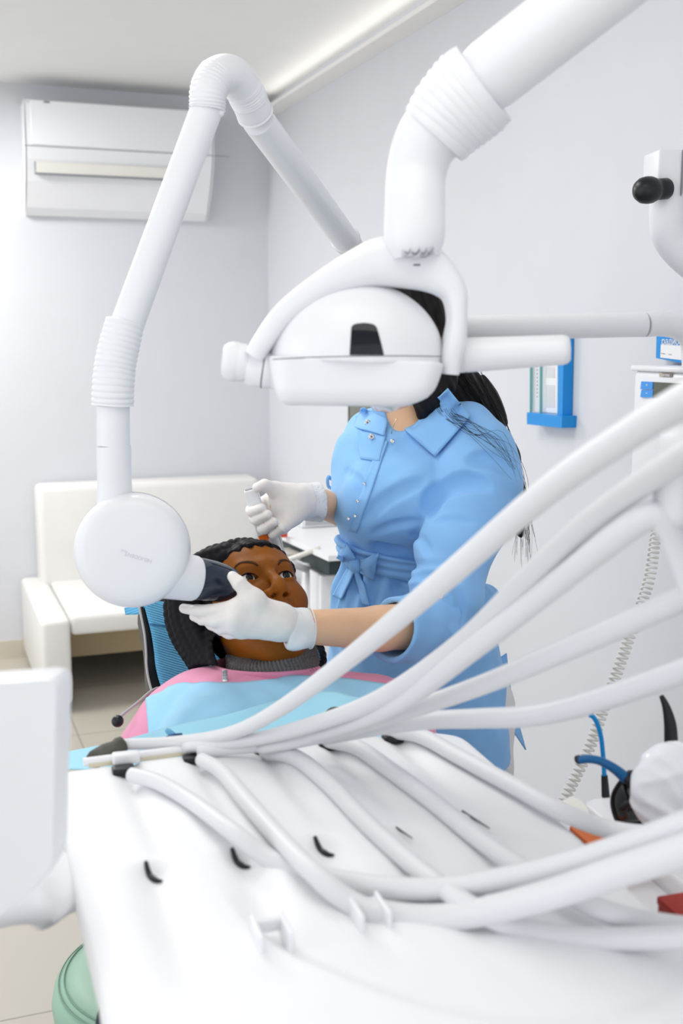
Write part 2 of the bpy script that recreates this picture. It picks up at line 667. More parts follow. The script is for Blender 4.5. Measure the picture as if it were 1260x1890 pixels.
# ---------------------------------------------------------------- air conditioner on the back wall
acL = on_back(40, 240)
bL = np.dot(CORNER - acL, E2)
acR = on_back(374, 330)
bR = np.dot(CORNER - acR, E2)
zt = on_back(40, 196)[2]; zs = on_back(40, 281)[2]; zb = on_back(44, 398)[2]
ac = thing('air_conditioner', 'white split air conditioner high on the back wall', 'air conditioner', Bw((bL + bR) / 2, 0, zb))
dp = 0.19
prof = [(0.0, zt), (dp - 0.02, zt), (dp, zt - 0.02), (dp, zs), (dp - 0.012, zs - 0.05), (dp - 0.05, zs - 0.14), (0.07, zb + 0.03), (0.03, zb), (0, zb)]
obj('housing', prism([Bw(bL, a, z) for a, z in prof], E2 * (bL - bR)), M['plastic'], ac, smooth=False)
obj('front_cover', rbox(Bw((bL + bR) / 2, dp, (zt + zs) / 2), (0.006, (bL - bR) / 2 - 0.02, (zt - zs) / 2 - 0.006), RAX, 0.005), M['plastic'], ac, autosm=40)
obj('seam', prism([Bw(bL + 0.01, dp + 0.001, zs + 0.003), Bw(bL + 0.01, dp + 0.001, zs), Bw(bR - 0.08, dp + 0.001, zs), Bw(bR - 0.08, dp + 0.001, zs + 0.003)], -E1 * 0.001), M['greyline'], ac, smooth=False)
v0 = on_back(66, 298, dp); v1 = on_back(66, 318, dp)
flap_b0 = np.dot(CORNER - v0, E2); flap_b1 = np.dot(CORNER - on_back(330, 320, dp), E2)
obj('louvre', prism([Bw(flap_b0, dp - 0.01, v0[2]), Bw(flap_b0, dp + 0.006, v0[2]), Bw(flap_b0, dp - 0.006, v1[2]), Bw(flap_b0, dp - 0.03, v1[2])], E2 * (flap_b0 - flap_b1)), M['plastic_warm'], ac, smooth=False)
obj('louvre_gap', merge(prism([Bw(flap_b0 + 0.004, dp - 0.028, v1[2]), Bw(flap_b0 + 0.004, dp - 0.002, v1[2]), Bw(flap_b0 + 0.004, dp - 0.002, v1[2] - 0.005), Bw(flap_b0 + 0.004, dp - 0.028, v1[2] - 0.005)], E2 * (flap_b0 - flap_b1)),
    prism([Bw(flap_b0 + 0.004, dp - 0.02, v0[2]), Bw(flap_b0 + 0.004, dp + 0.002, v0[2]), Bw(flap_b0 + 0.004, dp - 0.01, v1[2]), Bw(flap_b0 + 0.004, dp - 0.02, v1[2])], E2 * 0.004)), M['greyline'], ac, smooth=False)
for bb, nm in ((bL, 'left'), (bR, 'right')):
    s_ = 1 if nm == 'left' else -1
    obj('side_cap', prism([Bw(bb + s_ * 0.004, a + 0.002, z) for a, z in prof[1:-1]], -E2 * s_ * 0.004), M['plastic'], ac, smooth=False)
obj('display_window', box(Bw(bL - 0.09, dp + 0.0065, zt - 0.012), (0.002, 0.012, 0.004), RAX), M['greyline'], ac, smooth=False)

# ---------------------------------------------------------------- white leather sofa against the back wall
bs0 = np.dot(CORNER - on_back(50, 1000, 0.45), E2)        # outer left side
bs1 = -0.02 + 0.06
SD = 0.90
sofa = thing('sofa', 'white leather sofa against the back wall', 'sofa', Bw((bs0 + bs1) / 2, SD / 2, 0))
aw = 0.115
for s_, bb in ((1, bs0 - aw / 2), (1, bs1 + aw / 2)):
    sd = Sdf()
    obj('armrest', rbox(Bw(bb, SD / 2 + 0.01, 0.21), (SD / 2, aw / 2, 0.175), RAX, 0.022), M['leather'], sofa, autosm=50)
w2 = (bs0 - bs1) / 2 - aw
bc = (bs0 + bs1) / 2
obj('seat', rbox(Bw(bc, 0.52, 0.352), (0.37, w2 - 0.002, 0.042), RAX, 0.022), M['leather'], sofa, autosm=50)
obj('backrest', rbox(Bw(bc - 0.0, 0.11, 0.58), (0.09, w2 + aw * 0.35, 0.25), RAX, 0.03), M['leather'], sofa, autosm=50)
obj('base', box(Bw(bc, 0.35, 0.22), (0.2, w2 - 0.005, 0.09), RAX), mat('sofa_base', (0.60, 0.48, 0.30), 0.7, 0.2), sofa, smooth=False)
for bb in (bs0 - 0.05, bs1 + 0.05):
    for nn in (0.10, SD - 0.08):
        obj('leg', lathe([(0.018, 0), (0.022, 0.04)], Bw(bb, nn, 0.0), EZ, 16), M['metal'], sofa)
# ================================================================ machines on arms
def pxm(px, Y): return px * Y / (FPX * 1.0) * 0.985       # pixels at depth Y to metres


def band(pts, hw, hd, seg=28, power=2.8, spline=8):
    """sweep of a rounded rectangle; hw in the picture-facing plane, hd along the sight line"""
    p = catmull(pts, spline); a_ = catmull(hw, spline)[:, 0]; b_ = catmull(hd, spline)[:, 0]
    t = np.gradient(p, axis=0); t /= np.linalg.norm(t, axis=1)[:, None]
    B = np.array([unit(V3(0, 1, 0) - np.dot(V3(0, 1, 0), q) * q) for q in t])
    N = np.cross(B, t)
    an = np.linspace(0, 2 * np.pi, seg, endpoint=False)
    ca = np.sign(np.cos(an)) * np.abs(np.cos(an)) ** (2 / power); sa = np.sign(np.sin(an)) * np.abs(np.sin(an)) ** (2 / power)
    V = (p[:, None] + a_[:, None, None] * ca[None, :, None] * N[:, None] + b_[:, None, None] * sa[None, :, None] * B[:, None]).reshape(-1, 3)
    F = []
    n = len(p)
    for i in range(n - 1):
        for j in range(seg):
            k = (j + 1) % seg
            F.append([i * seg + j, (i + 1) * seg + j, (i + 1) * seg + k, i * seg + k])
    F.append(list(range(seg))); F.append([(n - 1) * seg + j for j in range(seg)][::-1])
    return V, F


def on_surface(f, poly_rows, y0, y1, off):
    """grid of pixel points carried onto a surface along the sight lines, lifted off it a little"""
    g = np.zeros((len(poly_rows), len(poly_rows[0]), 3))
    for i, row in enumerate(poly_rows):
        for j, (a, b) in enumerate(row):
            q = march(f, a, b, y0, y1)
            if q is None: q = P(a, b, (y0 + y1) / 2)
            g[i, j] = q
    n = grad(f, g.reshape(-1, 3)).reshape(g.shape)
    return g + n * off


# ---------------------------------------------------------------- dental x-ray machine
XY = 1.62
xr = thing('dental_xray_machine', 'white dental x-ray machine with round tube head on a jointed arm, aimed at the patient', 'x-ray machine', P(1250, 700, 2.55))
# horizontal wall arm
w_r = P(1232, 600, 2.42)
arm_l = P(712, 607, 2.28)
harm = tube([P(1188, 599, 2.41), P(1000, 603, 2.36), P(860, 606, 2.32), arm_l], 0.0255, 28)
obj('arm', harm, M['enamel'], xr, autosm=50)
obj('arm_elbow', tube([P(1190, 599, 2.41), P(1222, 598, 2.425), P(1256, 606, 2.44), P(1277, 630, 2.45), P(1282, 690, 2.46)], 0.0262, 28, spline=6), M['enamel'], xr, autosm=50)
obj('pivot', lathe([(0.02, -0.06), (0.032, -0.055), (0.034, 0), (0.034, 0.075), (0.03, 0.085), (0.0, 0.087)], arm_l, EZ, 28), M['enamel'], xr, autosm=50)
# rear arm up to the elbow
e1 = P(476, 222, 1.78)
obj('arm', tube(dense(arm_l + V3(0, 0, 0.07), P(650, 462, 2.18), 3) + dense(P(645, 452, 2.17), e1, 4), [0.0245] * 2 + [0.0245] * 5, 28), M['enamel'], xr, autosm=50)
obj('arm_collar', lathe([(0.0252, 0), (0.0275, 0.003), (0.0275, 0.012), (0.0252, 0.015)], P(640, 445, 2.16), e1 - P(640, 445, 2.16), 28), M['enamel'], xr, autosm=50)
rib1 = lambda s: 0.0009 * np.where(s < 0.055, 1, 0) * np.sin(s * 2 * np.pi / 0.0046) + 0.0013 * np.where(s > 0.12, 1, 0) * np.sin(s * 2 * np.pi / 0.0052)
el = [P(382, 203, 1.66), P(385, 168, 1.66), P(399, 142, 1.675), P(425, 137, 1.70), P(449, 163, 1.73), P(472, 213, 1.77)]
er = [0.0250, 0.0258, 0.0262, 0.0262, 0.0268, 0.0270]
obj('elbow_joint', tube(el, er, 36, spline=22, rmod=rib1), M['enamel'], xr, autosm=60)
obj('joint_button', sphere(P(406, 208, 1.655), (0.006, 0.006, 0.006)), M['enamel'], xr)
# front arm down to the bellows
obj('arm', tube(dense(P(383, 196, 1.66), P(233, 604, 1.635), 6), [0.0225, 0.0222, 0.0222, 0.0226, 0.0232, 0.0236], 28), M['enamel'], xr, autosm=50)
rib2 = lambda s: 0.0017 * np.abs(np.sin(s * np.pi / 0.0078)) ** 0.7
obj('bellows', tube([P(231, 594, 1.635), P(222, 630, 1.63), P(213, 672, 1.625), P(209, 712, 1.62), P(208, 748, 1.62)], [0.0258, 0.0272, 0.0278, 0.0282, 0.0282], 36, spline=30, rmod=rib2), M['enamel'], xr, autosm=60)
obj('neck', tube([P(208.5, 744, 1.62), P(209.5, 822, 1.62)], 0.0232, 32), M['enamel'], xr, autosm=50)
obj('neck_seam', lathe([(0.0234, 0), (0.0237, 0.0004), (0.0237, 0.001), (0.0234, 0.0014)], P(208.6, 749, 1.62), P(208.6, 740, 1.62) - P(208.6, 749, 1.62), 32), M['seam'], xr)
obj('neck_sleeve', tube([P(209.6, 822, 1.62), P(210, 826, 1.62), P(211, 875, 1.62), P(212, 935, 1.63)], [0.0243, 0.0243, 0.0243, 0.0255], 32), M['enamel'], xr, autosm=50)
# tube head: a drum facing us, a bit to the right
hc = P(245, 1014, XY)
hn = unit(V3(0.16, -1, 0.13)); hx = unit(np.cross(V3(0, 0, 1), hn)); hx = hx if hx[0] > 0 else -hx; hz = np.cross(hx, hn) * -1
hz = hz if hz[2] > 0 else -hz
HR = pxm(108.5, XY)
front_prof = [(0, 0.052), (HR * 0.55, 0.052), (HR * 0.78, 0.0505), (HR * 0.90, 0.046), (HR * 0.965, 0.037), (HR * 0.995, 0.022), (HR, 0.008), (HR, 0.0)]
obj('tube_head', lathe(front_prof[::-1], hc, hn, 72), M['enamel'], xr, autosm=60)
obj('head_seam', lathe([(HR * 0.99, -0.0035), (HR * 1.002, -0.0035), (HR * 1.002, 0.0005), (HR * 0.99, 0.0005)], hc, hn, 72), M['seam'], xr)
rear_prof = [(0, -0.06), (HR * 0.5, -0.06), (HR * 0.8, -0.056), (HR * 0.95, -0.042), (HR * 1.01, -0.022), (HR * 1.012, -0.003), (HR * 0.98, -0.003)]
obj('rear_shell', lathe(rear_prof, hc, hn, 72), M['enamel'], xr, autosm=60)
# cone
ca = unit(V3(0.84, 0.50, -0.25))
c0 = P(322, 1062, XY + 0.0)
obj('cone_collar', lathe([(0.036, -0.02), (0.0352, 0.0), (0.0342, 0.02), (0.0335, 0.031), (0.032, 0.034), (0.0, 0.034)], c0, ca, 48), M['enamel'], xr, autosm=50)
M['navy'] = mat('navy_translucent', (0.004, 0.016, 0.038), 0.12, 0.5, coat=0.4)
obj('cone_tip', lathe([(0.0315, 0.033), (0.0315, 0.045), (0.0305, 0.062), (0.0280, 0.080), (0.0240, 0.094), (0.0175, 0.101), (0.0, 0.103)], c0, ca, 48), M['navy'], xr, autosm=70)
# lettering on the head, upside down as the head hangs
tx = unit(-(math.cos(math.radians(19)) * hx) + math.sin(math.radians(19)) * hz); ty = np.cross(hn, tx)
obj('lettering', text_mesh('HELIODENT', 0.0072, hit(255, 1029, hc + hn * 0.0521, hn), tx, ty, 0.0002), M['palegrey'], xr, smooth=False)
obj('lettering', text_mesh('PLUS', 0.0045, hit(229, 1017, hc + hn * 0.0521, hn), tx, ty, 0.0002), M['palegrey'], xr, smooth=False)
# control box on the wall
cb = Rw(0, 0.0, 0)
cbn = 0.11


def cbox(px, py, n=cbn): return on_right(px, py, n)


pl, pr_ = cbox(1167, 690), cbox(1330, 700)
zt_, zb_ = cbox(1200, 683)[2], cbox(1200, 905)[2]
rl, rr_ = np.dot(CORNER - pl, E1), np.dot(CORNER - pr_, E1)
obj('control_box', rbox(Rw((rl + rr_) / 2, cbn / 2, (zt_ + zb_) / 2), ((rr_ - rl) / 2, cbn / 2, (zt_ - zb_) / 2), RAX, 0.016), M['enamel'], xr, autosm=50)
obj('control_box_lid', rbox(Rw((rl + rr_) / 2, cbn / 2 + 0.002, zt_ + 0.003), ((rr_ - rl) / 2 + 0.004, cbn / 2 + 0.003, 0.0065), RAX, 0.005), M['enamel'], xr, autosm=50)
RX, RZ = -E1, EZ        # reading direction on the right wall


def wall_poly(pts, n, th=0.002):
    q = [on_right(a, b, n + th) for a, b in pts]
    return prism(q[::-1], E2 * th)


M['lcd'] = mat('display_glass', (0.10, 0.115, 0.085), 0.1, 0.5)
dsp = obj('display', wall_poly([(1206, 705), (1275, 709), (1275, 742), (1204, 735)], cbn, 0.003), M['lcd'], xr, smooth=False)
for (ya, yb, sgn) in ((704, 718, '+'), (719.5, 733, '−')):
    bt = obj('button', wall_poly([(1183, ya), (1204.5, ya + 1), (1203, yb + 1), (1181, yb)], cbn, 0.004), M['bluebtn'], xr, smooth=False)
    obj('button_mark', text_mesh(sgn, 0.014, on_right(1193, (ya + yb) / 2, cbn + 0.0045), RX, RZ, 0.0003), M['paper'], bt, smooth=False)
M['brown'] = mat('brown_print', (0.26, 0.23, 0.20), 0.6, 0.3)
M['sand'] = mat('sand_print', (0.55, 0.50, 0.40), 0.6, 0.3)
lg = obj('logo', merge(wall_poly([(1222, 688.5), (1240, 689), (1240, 696.5), (1222, 695.8)], cbn, 0.001), setmi(wall_poly([(1216, 688.2), (1221.7, 688.4), (1221.7, 695.8), (1216, 695.5)], cbn, 0.001), 1)), [M['brown'], M['sand']], xr, smooth=False)
obj('lettering', text_mesh('sirona', 0.0105, on_right(1228, 692, cbn + 0.0012), RX, RZ, 0.0002), M['paper'], lg, smooth=False)
dm = on_right(1224, 799, cbn)
obj('exposure_button', lathe([(0.019, 0), (0.019, 0.004), (0.0, 0.010)], dm, -E2, 32), M['bluebtn'], xr, autosm=50)
obj('button_ring', lathe([(0.020, 0), (0.024, 0.001), (0.024, 0.004), (0.020, 0.005)], dm, -E2, 32), M['plastic'], xr, autosm=50)
# coiled hand switch cord
cpath = catmull([P(1222, 900, 2.53), P(1208, 1000, 2.44), P(1196, 1075, 2.40), P(1170, 1150, 2.36), P(1142, 1230, 2.34), P(1116, 1300, 2.32), P(1087, 1380, 2.30), P(1040, 1478, 2.28), P(1015, 1530, 2.27)], 60)
t_, N_, B_ = frames(cpath)
s_ = np.concatenate([[0], np.cumsum(np.linalg.norm(np.diff(cpath, axis=0), axis=1))])
ss = np.linspace(0, s_[-1], 1700)
cp_ = np.stack([np.interp(ss, s_, cpath[:, i]) for i in range(3)], 1)
Nn = np.stack([np.interp(ss, s_, N_[:, i]) for i in range(3)], 1); Bn = np.stack([np.interp(ss, s_, B_[:, i]) for i in range(3)], 1)
ph = ss * 2 * np.pi / 0.0115
M['cord'] = mat('cream_cord', (0.84, 0.83, 0.79), 0.5, 0.4)
obj('coiled_cord', tube(cp_ + 0.0105 * (np.cos(ph)[:, None] * Nn + np.sin(ph)[:, None] * Bn), 0.0026, 8), M['cord'], xr)

# ---------------------------------------------------------------- operating light
LY = 1.30
lampt = thing('operating_light', 'white dental operating light under a curved yoke, hanging above the patient', 'lamp', P(660, 750, LY))
m1 = pxm(1, LY)
dome = Sdf().add(ell(P(658, 662, LY), (161 * m1, 0.075, 140 * m1)))
pl0 = P(660, 660, LY)
tilt = unit(V3(0.03, 0, 1))
dome.cut(lambda p: -((p - pl0 + tilt * 0.004) @ tilt), 0.001)
lowb = Sdf().add(sbox(P(660, 666, LY), (160 * m1, 0.068, 86 * m1), 0.026), 0)
lowb.cut(lambda p: ((p - (pl0 - tilt * 0.0002)) @ tilt), 0.001)
lowb.cut(lambda p: (p - P(700, 750, LY)) @ unit(V3(-0.02, 0, -1)) - 0.0, 0.012)
lowb.cut(lambda p: (p - P(507, 705, LY)) @ unit(V3(-1, 0, -0.36)), 0.008)
lowb.cut(lambda p: (p - P(812, 705, LY)) @ unit(V3(1, 0, -0.75)), 0.03)
bb_lo, bb_hi = P(480, 790, LY) - V3(0, 0.11, 0), P(845, 500, LY) + V3(0, 0.11, 0)
obj('upper_shell', surfnet(dome, bb_lo, bb_hi, 0.0022), M['enamel'], lampt)
obj('lower_shell', surfnet(lowb, bb_lo, bb_hi, 0.0022), M['enamel'], lampt)
seam_px = [(503, 663), (540, 661), (590, 659), (650, 657.5), (700, 657), (760, 657), (815, 658)]
whole = Sdf().add(dome).add(lowb)
sp = []
for a, b in catmull(seam_px, 8):
    q = march(whole, a, b, 1.1, 1.4)
    if q is not None: sp.append(q)
obj('seam', tube(np.array(sp), 0.00045, 8), M['seam'], lampt)
rows = []
for v in np.linspace(0, 1, 14):
    y = 599 + v * 56.5
    ins = 4.5 * max(0, 1 - v * 9) ** 2
    xl = 648.5 - 3.5 * v + ins; xr2 = 696 + 12 * v - ins - 3 * (1 - v) ** 2
    rows.append([(xl + (xr2 - xl) * u, y - 2.5 * math.sin(math.pi * u) * (1 - v)) for u in np.linspace(0, 1, 12)])
obj('sensor_window', sheet(on_surface(dome, rows, 1.1, 1.4, 0.0008), -0.003), M['blackgloss'], lampt, autosm=60)
# glass reflector on the far, patient side
obj('front_glass', rbox(P(660, 705, LY) + V3(0, 0.066, 0), (0.085, 0.003, 0.022), None, 0.002), M['glass'], lampt, autosm=40)
yk = [(470, 658, 19), (487, 630, 20), (527, 578, 22.5), (588, 532, 26), (655, 499, 36), (715, 483, 46), (783, 494, 43), (832, 533, 26.5), (842, 582, 18.5), (838, 628, 21), (832, 660, 20), (829, 690, 17)]
obj('yoke', band([P(a, b, LY - 0.012) for a, b, c in yk], [pxm(c, LY) for a, b, c in yk], [0.024, 0.026, 0.028, 0.028, 0.027, 0.026, 0.027, 0.029, 0.030, 0.030, 0.028, 0.026]), M['enamel'], lampt, autosm=75)
# left pivot and knob
pv = unit(P(500, 680, LY) - P(410, 662, LY) + V3(0, 0.02, 0))
obj('pivot', lathe([(0.019, 0), (0.0215, 0.003), (0.0215, 0.027), (0.0205, 0.0285), (0.0205, 0.030), (0.0215, 0.0315), (0.020, 0.062)], P(457, 676, LY - 0.005), P(505, 684, LY) - P(457, 676, LY), 36), M['enamel'], lampt, autosm=50)
obj('pivot_seam', lathe([(0.0217, 0), (0.0218, 0.0006), (0.0217, 0.0012)], P(486, 681, LY - 0.005), P(505, 684, LY) - P(457, 676, LY), 36), M['seam'], lampt)
obj('knob', lathe([(0.0, 0), (0.017, 0.001), (0.0205, 0.005), (0.0215, 0.010), (0.0215, 0.024), (0.0185, 0.031)], P(410, 664, LY - 0.005), P(460, 671, LY) - P(410, 664, LY), 36), M['enamel'], lampt, autosm=50)
obj('knob_ring', lathe([(0.0216, 0), (0.0224, 0.002), (0.0224, 0.009), (0.0216, 0.011)], P(422, 666, LY - 0.005), P(460, 671, LY) - P(410, 664, LY), 36), M['plastic'], lampt, autosm=50)
# right handle
hd = P(1052, 645, LY - 0.03) - P(850, 656, LY)
L_ = np.linalg.norm(hd)
obj('handle', lathe([(0.0, -0.01), (0.0185, -0.008), (0.0195, 0.0), (0.0195, 0.004), (0.0188, 0.0045), (0.0188, 0.006), (0.0195, 0.0065), (0.0165, L_ - 0.008), (0.0152, L_ - 0.003), (0.012, L_), (0, L_ + 0.001)], P(850, 656, LY), hd, 36), M['enamel'], lampt, autosm=40)
# stub, bellows and arm
stub = [P(768, 476, LY - 0.032), P(765, 440, LY - 0.030), P(765, 380, LY - 0.022), P(768, 318, LY - 0.01), P(786, 262, LY - 0.01), P(828, 212, LY - 0.015)]
obj('stub', tube(stub, [pxm(c, LY) for c in (42, 54, 54, 54, 58, 66)], 40, spline=8), M['enamel'], lampt, autosm=50)
rib3 = lambda s: 0.0014 * np.abs(np.sin(s * np.pi / 0.0093)) * np.where(s < 0.062, 1, 0)
obj('bellows', tube([P(800, 252, LY - 0.01), P(832, 212, LY - 0.014), P(872, 172, LY - 0.02), P(893, 154, LY - 0.024)], [pxm(c, LY) for c in (66, 76, 82, 80)], 44, spline=30, rmod=rib3), M['enamel'], lampt, autosm=60)
aa = [P(908, 136, LY - 0.035), P(1000, 64, LY - 0.07), P(1120, -28, LY - 0.115), P(1420, -258, LY - 0.22)]
obj('arm', tube([aa[0] - (aa[1] - aa[0]) * 0.42] + aa, [pxm(c, LY) for c in (56, 62, 61, 59, 52)], 40), M['enamel'], lampt, autosm=50)
pend = aa[-1]
obj('ceiling_post', merge(lathe([(0.034, -0.06), (0.04, -0.05), (0.04, CEIL - pend[2] - 0.04)], pend, EZ, 32), lathe([(0.09, CEIL - pend[2] - 0.04), (0.10, CEIL - pend[2] - 0.03), (0.10, CEIL - pend[2])], pend, EZ, 32)), M['enamel'], lampt, autosm=50)
# sticker on the stub
stf = Sdf().chain(stub[:3], [pxm(c, LY) for c in (42, 54, 54)], 0.002)
st_rows = lambda x0, x1, y0, y1, n=14: [[(x0 + (x1 - x0) * u, y + 9 * math.sin(math.pi * (u * 0.8 + 0.1)) - 3 + (-6 * u + 3)) for u in np.linspace(0, 1, n)] for y in np.linspace(y0, y1, 3)]
stk = obj('type_label', sheet(on_surface(stf, st_rows(742, 800, 458, 472), 1.15, 1.35, 0.0008), -0.0006), M['palegrey'], lampt)
for x0, x1, y0, y1 in [(748, 758, 460, 463), (760, 774, 460, 464.5), (776, 786, 460, 464.5), (788, 796, 460, 463), (746, 770, 468, 469), (774, 794, 468, 469.5)]:
    obj('print', sheet(on_surface(stf, st_rows(x0, x1, y0, y1, 5), 1.15, 1.35, 0.0014), -0.0005), M['greyline'], stk)
q = P(769, 489, LY - 0.055)
obj('slot', box(q, (0.0035, 0.004, 0.0007)), M['seam'], lampt, smooth=False)

# ---------------------------------------------------------------- jointed arm with a black knob at the right edge
KY = 2.0
ka = thing('jointed_arm', 'white jointed equipment arm with a round black knob, at the right edge', 'equipment arm', P(1230, 480, KY))
kb = P(1262, 322, KY)
obj('bracket', rbox(kb + V3(0.0, 0.02, 0), (pxm(58, KY), 0.035, pxm(41, KY)), (unit(V3(1, .12, 0)), unit(V3(-.12, 1, 0)), EZ), 0.004), M['plastic'], ka, autosm=40)
obj('bracket_cover', rbox(kb + V3(pxm(22, KY), -0.016, 0.0), (pxm(30, KY), 0.004, pxm(38, KY)), (unit(V3(1, .12, 0)), unit(V3(-.12, 1, 0)), EZ), 0.002), M['plastic'], ka, autosm=40)
obj('bracket_seam', box(kb + V3(pxm(-10, KY), -0.0185, 0), (0.0007, 0.001, pxm(40, KY)), None), M['greyline'], ka, smooth=False)
kn0 = P(1232, 348, KY - 0.02); kn1 = P(1168, 353, KY - 0.05)
kl = np.linalg.norm(kn1 - kn0)
obj('knob', lathe([(0.016, 0), (0.0175, 0.003), (0.0175, 0.018), (0.0160, 0.022), (0.0195, 0.028), (0.0222, 0.036), (0.0226, 0.044), (0.021, 0.054), (0.016, 0.062), (0.009, 0.0665), (0, 0.068)], kn0, kn1 - kn0, 40), M['black'], ka, autosm=60)
obj('arm_tube', tube([P(1232, 350, KY + 0.01), P(1229, 400, KY + 0.01), P(1236, 440, KY + 0.02), P(1275, 484, KY + 0.04), P(1350, 535, KY + 0.09), P(1420, 580, KY + 0.17)], pxm(31, KY), 32, spline=8), M['plastic'], ka, autosm=50)
we = P(1420, 580, KY + 0.17)
obj('wall_plate', rbox(on_right(1420, 580, 0.03), (0.06, 0.028, 0.08), RAX, 0.01), M['plastic'], ka, autosm=40)

# ---------------------------------------------------------------- blue holder on the right wall
bh = thing('chart_holder', 'blue wall holder with printed film charts behind clear acrylic', 'holder', on_right(1012, 790))
obj('frame', merge(wall_poly([(1029, 600), (1041, 599), (1037, 780), (1029, 768)], 0.002, 0.03), wall_poly([(972, 761), (1029, 767), (1037, 768), (1036, 790), (972, 783)], 0.0, 0.045)), M['blue'], bh, smooth=False)
obj('back_board', wall_poly([(977, 600), (1031, 598), (1031, 768), (976, 763)], 0.001, 0.004), M['plastic'], bh, smooth=False)
M['gridp'] = mat('grid_print', (0.42, 0.43, 0.46), 0.7, 0.2)
pp = obj('printed_chart', wall_poly([(1001, 605), (1029, 604), (1028, 763), (1000, 760)], 0.006, 0.001), M['paper'], bh, smooth=False)
for ys_ in (np.arange(678, 699, 3.0), np.arange(712, 752, 3.0)):
  lines = []
  for y in ys_:
    for x in np.arange(1008, 1026, 3.0):
        c = on_right(x, y + (x - 1008) * 0.05, 0.0075)
        lines.append(box(c, (0.0012, 0.0004, 0.0013), RAX))
  obj('print_grid', merge(*lines), M['gridp'], pp, smooth=False)
sc_ = obj('scale_strip', wall_poly([(982, 605), (999, 604), (998, 761), (981, 759)], 0.006, 0.003), mat('strip_paper', (0.70, 0.72, 0.76), 0.5, 0.3), bh, smooth=False)
obj('strip_marks', merge(*[box(on_right(991, y, 0.0096), (0.0022, 0.0004, 0.0016), RAX) for y in np.arange(676, 735, 7.0)]), M['greyline'], sc_, smooth=False)
M['teal'] = mat('acrylic_edge', (0.20, 0.48, 0.47), 0.2, 0.5)
obj('acrylic_edge', merge(*[prism([on_right(x, 605, 0.012), on_right(x + 1.2, 605, 0.012), on_right(x + 0.2, 762, 0.012), on_right(x - 1, 762, 0.012)], -E2 * 0.008) for x in (982, 1000.5)]), M['teal'], bh, smooth=False)

# ---------------------------------------------------------------- blue sign
sg = thing('wall_sign', 'small blue wall sign with white card, above the control box', 'sign', on_right(1225, 665))
obj('board', wall_poly([(1211, 619), (1290, 624), (1290, 676), (1210, 661)], 0.0, 0.028), M['blue'], sg, smooth=False)
cd_ = obj('card', wall_poly([(1219, 636), (1285, 639), (1285, 668), (1218, 660)], 0.028, 0.002), M['paper'], sg, smooth=False)
obj('print', merge(wall_poly([(1219, 651.5), (1227, 653), (1227, 653.6), (1219, 652.1)], 0.0305, 0.0006), wall_poly([(1233, 653.6), (1239, 654.4), (1239, 655), (1233, 654.2)], 0.0305, 0.0006)), M['seam'], cd_, smooth=False)
obj('lettering', text_mesh('радио', 0.022, on_right(1220.5, 630.5, 0.029), RX, RZ, 0.0006, 'LEFT'), M['paper'], sg, smooth=False)
# ================================================================ instrument delivery unit in the foreground
UA = math.radians(16.5)
UR = V3(math.cos(UA), math.sin(UA), 0)
UD = V3(math.sin(UA), -math.cos(UA), 0)
UO = Zp(125, 1412, 1.0)
UCOL = [0.065, 0.150, 0.235, 0.318, 0.403]
UW = 0.502


def U(u, v, z=1.0): return UO + UR * u + UD * v + EZ * (z - 1.0)
UAX = (UR, UD, EZ)


def tray_left(v): return -0.015 * (1 - np.clip((np.asarray(v) - 0.12) / 0.30, 0, 1))


def tray_z(u, v):
    z = 1.0 + 0 * u
    for i, c in enumerate(UCOL):
        g1 = 0.0085 * np.exp(-((u - c - 0.010 * np.clip(v / 0.25, 0, 1)) / 0.0125) ** 2) * np.clip((v + 0.02) / 0.03, 0, 1) * np.clip((0.27 - v) / 0.20, 0, 1) ** 0.7
        g2 = 0.012 * np.exp(-((u - c) / 0.017) ** 2) * np.clip((v - 0.262) / 0.02, 0, 1) * np.clip((0.52 - v) / 0.2, 0, 1)
        z = z - g1 - g2
    w = np.sqrt(((u - 0.36) / 0.24) ** 2 + ((v - 0.30) / 0.31) ** 2)
    z = z - 0.007 * np.clip((1.03 - w) / 0.06, 0, 1) * np.clip((v - 0.33) / 0.08, 0, 1)
    e = np.minimum(np.minimum(u - tray_left(v), UW - u), v + 0.012)
    z = z - 0.016 * np.clip(1 - e / 0.022, 0, 1) ** 2.2
    z = z - 0.006 * ((u - 0.25) / 0.25) ** 2
    z = z - 0.035 * np.clip((v - 0.50) / 0.2, 0, 1) ** 2
    return z


def tray_edge_v(u):
    """rear outline with a large rounded corner on the right"""
    r = 0.07
    d = np.clip(u - (UW - r), 0, r)
    return -0.012 + (r - np.sqrt(np.maximum(r * r - d * d, 0)))


du_ = thing('delivery_unit', 'large white dental instrument tray with grey hoses, in the foreground', 'instrument tray', U(0.25, 0.35, 0.0))
nu_, nv_ = 201, 181
uu = np.linspace(0, 1, nu_)
G = np.zeros((nu_, nv_, 3))
for i, s in enumerate(uu):
    v_0 = tray_edge_v(UW * s)
    vv = v_0 + (0.74 - v_0) * np.linspace(0, 1, nv_) ** 1.05
    u = UW * s + (1 - s) * tray_left(vv)
    zz_ = tray_z(u, vv)
    ev = vv - v_0
    zz_ = zz_ - 0.012 * np.clip(1 - ev / 0.02, 0, 1) ** 2.2
    G[i] = UO[None] + UR[None] * u[:, None] + UD[None] * vv[:, None]
    G[i, :, 2] = zz_
top = sheet(G, 0.0)
nn_ = nu_ * nv_
bv = top[0].copy(); bv[:nn_, 2] = 0.945
obj('tray_body', (bv, top[1]), M['tray'], du_, autosm=50)
